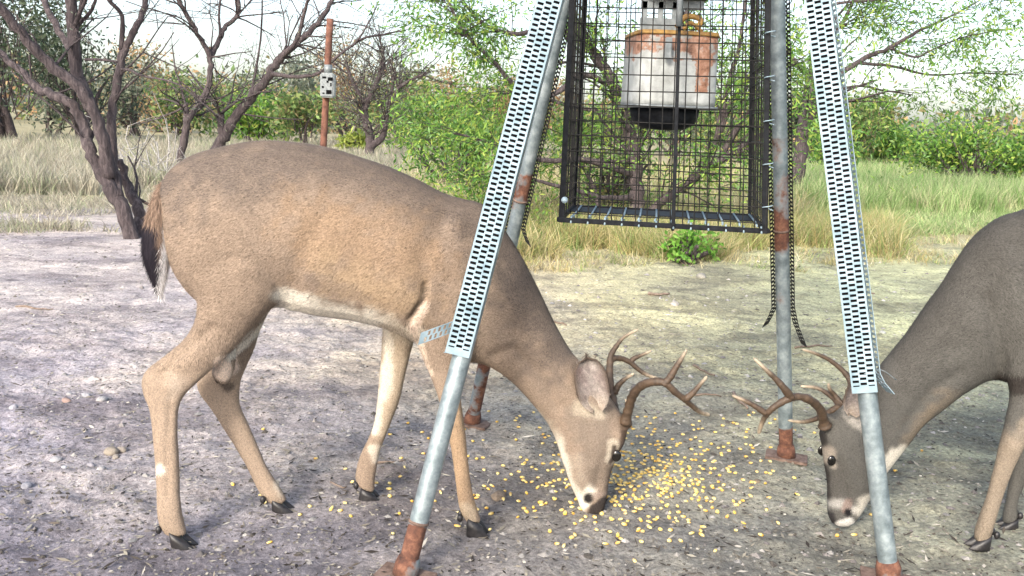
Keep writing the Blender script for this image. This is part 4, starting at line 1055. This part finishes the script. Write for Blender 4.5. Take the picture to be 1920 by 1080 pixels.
strA = [
    ([(330, 330), (430, 300), (600, 300), (760, 345), (870, 400), (960, 480), (1050, 640)], 62, 110, GREYB, .85),
    ([(600, 430), (760, 480)], 60, 110, (.31, .215, .14), .8),
    ([(620, 510), (770, 560)], 28, 70, WARM, .75),
    ([(560, 590), (650, 600), (760, 640)], 30, 26, WH, .9),
    ([(535, 560), (570, 570)], 18, 18, WH, .9),
    ([(526, 574), (440, 662), (402, 694)], 6, 7, WH, .85),
    
    ([(330, 700), (310, 800), (315, 1000)], 60, 60, LEGC, .75),
    ([(400, 740), (450, 820), (520, 940)], 40, 30, LEGC, .8),
    ([(740, 640), (720, 720), (690, 830)], 40, 30, (.42, .34, .25), .8),
    ([(712, 640), (708, 740), (680, 850)], 12, 16, WH, .6),
    ([(850, 780), (870, 940)], 40, 40, (.38, .26, .16), .8),
    ([(778, 625), (806, 700)], 8, 8, (.60, .48, .38), .8),
    ([(774, 612), (800, 572)], 8, 8, (.60, .47, .38), .85),
    ([(800, 540), (794, 562), (772, 590)], 4, 5, DK, .7),  # shade of the elbow crease painted as a dark line
    ([(583, 520), (590, 532)], 12, 14, (.22, .17, .14), .7),
    ([(300, 880)], 9, 10, WH, .7),
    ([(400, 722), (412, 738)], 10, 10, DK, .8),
    ([(418, 684), (417, 700)], 17, 8, (.70, .56, .45), 1), ([(403, 722)], 13, 8, (.05, .032, .026), .9),
    ([(328, 724)], 20, 24, (.50, .41, .33), .6),
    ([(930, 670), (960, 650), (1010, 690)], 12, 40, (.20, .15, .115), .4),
    ([(1040, 830), (1062, 900), (1085, 945)], 15, 16, WH, .9),
    ([(1010, 780), (1040, 820)], 12, 20, (.50, .44, .36), .7),
    ([(1110, 780), (1120, 880)], 38, 40, (.20, .16, .128), .9),
    ([(1176, 800), (1158, 862), (1144, 925)], 7, 8, (.07, .05, .04), .8), ([(1080, 860), (1090, 900)], 12, 20, (.36, .30, .24), .6),
    ([(512, 926), (522, 942)], 12, 10, (.62, .54, .44), .8), ([(680, 890), (688, 916)], 12, 10, (.62, .55, .46), .7), ([(872, 950), (884, 972)], 12, 12, (.55, .45, .33), .6),
    ([(1152, 880), (1140, 930)], 9, 12, (.13, .10, .08), .8),
    ([(1170, 790), (1172, 815)], 9, 12, (.12, .08, .055), .75),
    ([(1150, 832), (1146, 862)], 11, 6, (.52, .45, .36), .8), ([(1152, 838), (1150, 858), (1144, 868)], 4, 4, (.05, .035, .03), .9),
    ([(1090, 765), (1120, 775)], 14, 14, (.48, .42, .33), .6),
    ([(1092, 948), (1106, 925)], 12, 10, WH, .85),
    ([(1104, 934)], 11, 6, (.02, .017, .016), 1),
    ([(1116, 930), (1136, 930)], 8, 8, (.26, .20, .165), .8),
    ([(1113, 955), (1114, 964)], 3, 4, (.03, .025, .02), .9),
    ([(1116, 960), (1136, 944)], 15, 6, (.03, .025, .024), .95),
]
VA = sculpt(bodyA, [([(800, 535), (793, 565), (770, 600)], 7, .009), ([(797, 535), (800, 470), (835, 405)], 18, .005), ([(548, 545), (565, 480), (605, 410)], 22, .006),
    ([(928, 668), (965, 655), (1010, 700), (1045, 765)], 11, .006), ([(1060, 760), (1100, 800), (1105, 860)], 10, .004), ([(300, 702), (345, 660), (395, 615)], 10, .007),
    ([(320, 745), (314, 830), (314, 930)], 6, .003), ([(640, 420), (625, 550)], 9, .0010), ([(675, 420), (662, 555)], 9, .0010), ([(710, 425), (697, 565)], 9, .0010), ([(745, 430), (732, 570)], 9, .0010),
    ([(860, 420), (870, 520), (850, 600)], 20, -.007), ([(420, 400), (480, 480)], 45, -.010), ([(318, 722)], 16, -.005), ([(855, 790)], 13, -.004), ([(1160, 815), (1166, 835)], 9, -.006),
    ([(1128, 860), (1118, 915)], 8, .004), ([(900, 480), (960, 560), (1020, 640)], 22, -.006), ([(425, 740), (470, 830)], 5, .002), ([(1150, 845)], 16, .004)])
setcol(bodyA, paint(VA, TAN, strA))
bodyA.materials.clear(); bA = part('body', bodyA, m_coat, dA)
def shortA(P):
    q = proj(P); k = np.ones(len(P)); k[q[:, 1] > 690] = .5; k[(q[:, 0] > 1040)] = .5; return k
def flowA(P):
    q = proj(P); f = np.zeros((len(P), 3)); f[:, 0] = -.85; f[:, 2] = -.5
    lg = q[:, 1] > 600; nk = q[:, 0] > 900
    f[lg] = (-.1, 0, -1); f[nk] = (-.6, 0, .25); f[nk & (q[:, 1] > 780)] = (-.3, 0, 1); return f
fur(bodyA, bA, 230000, flowA, .0085, short=shortA)
# tail: dark outside, white underside fringe
mb = MB(); loft(mb, [(302, 340, 322, 345, Yr - .03, .02), (288, 372, 318, 380, Yr - .07, .024), (275, 412, 316, 430, Yr - .085, .024), (268, 455, 316, 475, Yr - .085, .022), (272, 490, 312, 510, Yr - .075, .016), (284, 520, 306, 535, Yr - .065, .010), (294, 548, 304, 556, Yr - .06, .004)], n=18)
tl = fuse(mb, .004, 3); V = vco(tl)
setcol(tl, paint(V, (.24, .165, .12), [([(268, 435), (274, 500), (286, 528)], 26, 10, (.026, .022, .03), 1), ([(322, 365), (318, 440), (312, 500), (302, 556)], 12, 6, (.82, .79, .78), 1)]))
tl.materials.clear(); tl.name = 'tail'; tA = part('tail', tl, m_coat, dA)
fur(tl, tA, 9000, lambda P: np.tile((0.0, 0, -1.0), (len(P), 1)), .024, .4, .0010, .12)
ear((1120, 774), (1100, 670), 66, Ys - .02, dA, 1)
ear((1112, 770), (1090, 684), 56, Ys + .12, dA, -1)
antler('antler', [
    ([(1172, 793, -.025), (1179, 765, -.04), (1187, 741, -.06), (1203, 723, -.085), (1225, 716, -.11), (1247, 718, -.12), (1266, 735, -.115), (1284, 749, -.105), (1299, 762, -.09), (1314, 773, -.07), (1331, 778, -.05)], .0115, .0045),
    ([(1243, 722, -.12), (1256, 708, -.12), (1268, 688, -.12), (1279, 670, -.118), (1288, 655, -.115)], .0095, .003),
    ([(1284, 750, -.105), (1299, 737, -.11), (1312, 722, -.11), (1326, 705, -.11)], .008, .003),
    ([(1180, 772, -.035), (1183, 766, -.035), (1172, 748, -.03)], .006, .003)], dA, Ys + .05)
antler('antler', [
    ([(1156, 780, .02), (1153, 768, .03), (1148, 739, .05), (1143, 702, .08), (1146, 675, .10), (1163, 672, .12), (1181, 679, .125), (1199, 694, .125), (1216, 704, .12), (1236, 711, .10)], .0105, .004),
    ([(1143, 690, .09), (1145, 668, .10), (1155, 650, .11), (1170, 632, .115), (1197, 617, .115)], .0085, .003),
    ([(1181, 680, .125), (1189, 672, .13), (1203, 666, .13), (1222, 657, .13)], .007, .003),
    ([(1152, 737, .05), (1160, 722, .05), (1173, 710, .045), (1189, 700, .04)], .0085, .003)], dA, Ys + .05)
q = at(1153, 845, Ys + .05); part('eye', ball((q[0], Ys + .012, q[2]), .0145, (.85, .42, 1.1)), m_eye, dA)
part('eye', ball((q[0], Ys + .088, q[2]), .0145, (.85, .42, 1.1)), m_eye, dA)
hoof(dA, (334, 996), (368, 1024), yn - .055, 1); dewclaws(dA, (304, 990), yn - .055, 1)
hoof(dA, (524, 934), (552, 958), yf, 1); dewclaws(dA, (498, 934), yf - .012, 1)
hoof(dA, (890, 970), (916, 999), ys - .035, 1); dewclaws(dA, (866, 968), ys - .035, 1)
hoof(dA, (691, 914), (711, 938), yg + .015, 1); dewclaws(dA, (672, 908), yg + .015, 1)

# ---- right buck
dB = empty('deer', (1.5, 2.2, 0), 'darker grey brown buck facing left, head down behind the right front feeder leg', 'deer', 'bucks eating corn')
mb = MB(); Yb = 2.22
loft(mb, [(2445, 420, 2432, 490, Yb, .035), (2428, 360, 2415, 560, Yb, .09), (2380, 318, 2370, 620, Yb, .13), (2300, 298, 2290, 640, Yb, .15), (2200, 302, 2200, 650, Yb, .16), (2110, 320, 2110, 672, Yb, .165),
          (2030, 348, 2035, 700, Yb, .155), (1965, 376, 1975, 722, Yb, .14), (1922, 393, 1935, 728, Yb, .125), (1886, 404, 1900, 722, Yb, .11), (1857, 423, 1868, 712, Yb, .10), (1834, 445, 1838, 716, Yb, .09),
          (1799, 489, 1798, 740, Yb, .078), (1765, 539, 1762, 766, Yb, .07), (1730, 587, 1726, 798, Yb, .062), (1696, 633, 1694, 840, Yb, .057), (1664, 672, 1668, 872, Yb, .055), (1632, 708, 1652, 892, Yb, .054)])
loft(mb, [(1650, 690, 1668, 868, Yb, .045), (1618, 726, 1656, 884, Yb, .052), (1590, 755, 1650, 897, Yb, .057), (1562, 780, 1645, 908, Yb, .058), (1541, 806, 1640, 917, Yb, .056), (1541, 832, 1636, 926, Yb, .052), (1544, 862, 1630, 936, Yb, .044),
          (1549, 890, 1624, 946, Yb, .037), (1552, 916, 1617, 957, Yb, .033), (1552, 944, 1609, 968, Yb, .032), (1553, 968, 1600, 978, Yb, .029), (1562, 983, 1590, 985, Yb, .016)])
loft(mb, [(1855, 500, 1960, 470, Yb - .05, .05), (1858, 600, 1985, 590, Yb - .06, .055), (1876, 680, 1985, 690, Yb - .062, .045), (1893, 735, 1968, 745, Yb - .065, .033), (1886, 785, 1940, 792, Yb - .07, .027), (1874, 836, 1916, 840, Yb - .075, .024),
          (1862, 886, 1897, 884, Yb - .08, .0175), (1850, 930, 1881, 928, Yb - .085, .017), (1836, 978, 1862, 980, Yb - .09, .02), (1828, 1000, 1856, 1002, Yb - .09, .019), (1828, 1014, 1850, 1018, Yb - .09, .016)], n=20)
loft(mb, [(1900, 640, 2000, 650, Yb + .06, .05), (1915, 735, 1985, 740, Yb + .065, .033), (1912, 800, 1955, 803, Yb + .065, .026), (1904, 850, 1938, 852, Yb + .065, .023), (1896, 895, 1924, 896, Yb + .065, .017), (1886, 935, 1910, 936, Yb + .065, .017), (1880, 962, 1908, 964, Yb + .065, .019), (1880, 980, 1902, 983, Yb + .065, .015)], n=20)
for sgn, hx in ((-1, 0), (1, -60)):
    yy_ = Yb + sgn * .08
    loft(mb, [(2290 + hx, 450, 2425, 430, yy_ - sgn * .03, .05), (2250 + hx, 520, 2420, 520, yy_, .065), (2290 + hx, 600, 2405 + hx * .5, 590, yy_, .05), (2340 + hx, 660, 2430 + hx, 650, yy_, .034), (2385 + hx, 715, 2470 + hx, 705, yy_, .025),
              (2405 + hx, 745, 2465 + hx, 748, yy_, .022), (2400 + hx, 800, 2440 + hx, 802, yy_, .017), (2388 + hx, 870, 2424 + hx, 872, yy_, .016), (2378 + hx, 940, 2416 + hx, 942, yy_, .019), (2366 + hx, 985 - sgn * -20 * 0, 2402 + hx, 990, yy_, .017)], n=18)
loft(mb, [(1548, 790, 1590, 800, Yb, .030), (1546, 776, 1580, 785, Yb, .028)], n=14)
bodyB = fuse(mb, .0056)
VB = vco(bodyB); MID[:] = [[0, 1], [Yb, Yb]]
GB = (.092, .088, .080)
strB = [([(2400, 330), (2200, 310), (1960, 410), (1860, 450), (1700, 650)], 70, 110, (.068, .064, .058), .8),
        ([(1990, 690), (2300, 660)], 34, 40, (.5, .45, .38), .9),
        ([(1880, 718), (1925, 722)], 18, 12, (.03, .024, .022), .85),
        ([(1780, 740), (1700, 830)], 12, 40, (.19, .15, .11), .7),
        ([(1690, 850), (1665, 868), (1650, 890)], 16, 16, (.62, .58, .50), .9),
        ([(1890, 850), (1850, 960), (1840, 1010)], 36, 30, (.25, .20, .15), .8),
        ([(1925, 800), (1895, 960)], 20, 14, (.27, .22, .17), .6),
        ([(1560, 880), (1572, 930)], 22, 24, (.075, .070, .064), .6),
        ([(1543, 815), (1550, 930)], 7, 9, (.03, .026, .024), .85),
        ([(1550, 854)], 19, 9, (.36, .31, .26), .7), ([(1561, 872)], 8, 7, (.42, .37, .31), .7),
        ([(1556, 945), (1580, 945), (1605, 958)], 8, 10, (.40, .385, .36), .7),
        ([(1610, 960), (1625, 940)], 12, 14, (.58, .54, .47), .8),
        ([(1590, 945), (1587, 955)], 9, 7, (.20, .14, .12), .8),
        ([(1591, 962)], 8, 6, (.012, .011, .012), 1), ([(1558, 968), (1558, 978)], 9, 7, (.03, .027, .028), .95),
        ([(1575, 985), (1594, 978)], 8, 7, (.60, .58, .55), .9),
        ([(1600, 770), (1620, 790)], 18, 16, (.40, .37, .33), .7)]
VB = sculpt(bodyB, [([(1850, 560), (1868, 640), (1880, 700)], 14, .008), ([(1990, 540), (1985, 640)], 18, .007), ([(1800, 700), (1750, 730), (1700, 800)], 13, .006), ([(1880, 480), (1920, 600)], 26, -.008),
    ([(1780, 580), (1700, 720)], 24, -.006), ([(1600, 850), (1610, 900)], 10, .004), ([(1575, 870), (1585, 925)], 9, .004), ([(1550, 826)], 9, -.005), ([(1552, 856)], 15, .004), ([(1896, 838)], 13, -.004)])
setcol(bodyB, paint(VB, GB, strB)); bodyB.materials.clear(); bB = part('body', bodyB, m_coat, dB)
def shortB(P):
    q = proj(P); k = np.ones(len(P)); k[q[:, 1] > 740] = .5; k[(q[:, 0] < 1680)] = .5; return k
def flowB(P):
    q = proj(P); f = np.zeros((len(P), 3)); f[:, 0] = .85; f[:, 2] = -.5
    f[(q[:, 1] > 650) & (q[:, 0] > 1800)] = (.1, 0, -1); nk = q[:, 0] < 1830; f[nk] = (.6, 0, .3); f[nk & (q[:, 1] > 790) & (q[:, 0] < 1680)] = (.3, 0, 1); return f
fur(bodyB, bB, 200000, flowB, .0085, .42, short=shortB)
mb = MB(); loft(mb, [(2430, 385, 2450, 380, Yb, .02), (2440, 430, 2468, 410, Yb, .026), (2446, 490, 2476, 470, Yb, .022), (2450, 540, 2466, 530, Yb, .01)], n=14)
tl = fuse(mb, .005, 2); V = vco(tl); setcol(tl, np.ones((len(V), 3)) * (.06, .05, .05)); tl.materials.clear(); tl.name = 'tail'; part('tail', tl, m_coat, dB)
ear((1598, 782), (1622, 700), 54, Yb - .065, dB, 1, colin=(.44, .40, .37))
ear((1602, 778), (1630, 706), 50, Yb + .075, dB, -1, colin=(.44, .40, .37))
antler('antler', [
    ([(1547, 800, -.03), (1543, 785, -.04), (1538, 768, -.06), (1522, 752, -.085), (1501, 744, -.10), (1480, 747, -.11), (1456, 760, -.11), (1440, 774, -.10), (1430, 790, -.08), (1422, 814, -.06)], .0115, .005),
    ([(1484, 746, -.11), (1470, 728, -.12), (1455, 711, -.12), (1436, 693, -.12), (1413, 671, -.11)], .0095, .003),
    ([(1436, 775, -.10), (1418, 763, -.10), (1396, 751, -.10), (1372, 741, -.09)], .0075, .003)], dB, Yb)
antler('antler', [
    ([(1565, 790, .02), (1575, 770, .03), (1590, 745, .06), (1596, 722, .09), (1585, 700, .11), (1557, 676, .12), (1530, 663, .12), (1504, 655, .11)], .0105, .003),
    ([(1576, 765, .03), (1568, 752, .05), (1552, 738, .08), (1530, 727, .10), (1500, 724, .11)], .008, .003),
    ([(1577, 757, .04), (1566, 742, .05), (1556, 730, .05), (1553, 718, .05)], .007, .003),
    ([(1574, 762, .03), (1552, 774, .02), (1530, 785, .01), (1505, 791, 0), (1477, 788, -.01)], .0085, .003)], dB, Yb)
q = at(1550, 854, Yb); part('eye', ball((q[0], Yb - .037, q[2]), .0125, (.85, .42, 1.1)), m_eye, dB)
part('eye', ball((q[0], Yb + .037, q[2]), .0125, (.85, .42, 1.1)), m_eye, dB)
hoof(dB, (1842, 1002), (1810, 1030), Yb - .09, -1); dewclaws(dB, (1862, 1000), Yb - .09, -1)
hoof(dB, (1892, 970), (1866, 994), Yb + .065, -1); dewclaws(dB, (1906, 964), Yb + .065, -1)
hoof(dB, (2380, 992), (2350, 1005), Yb - .08, -1); hoof(dB, (2320, 992), (2290, 1005), Yb + .08, -1)
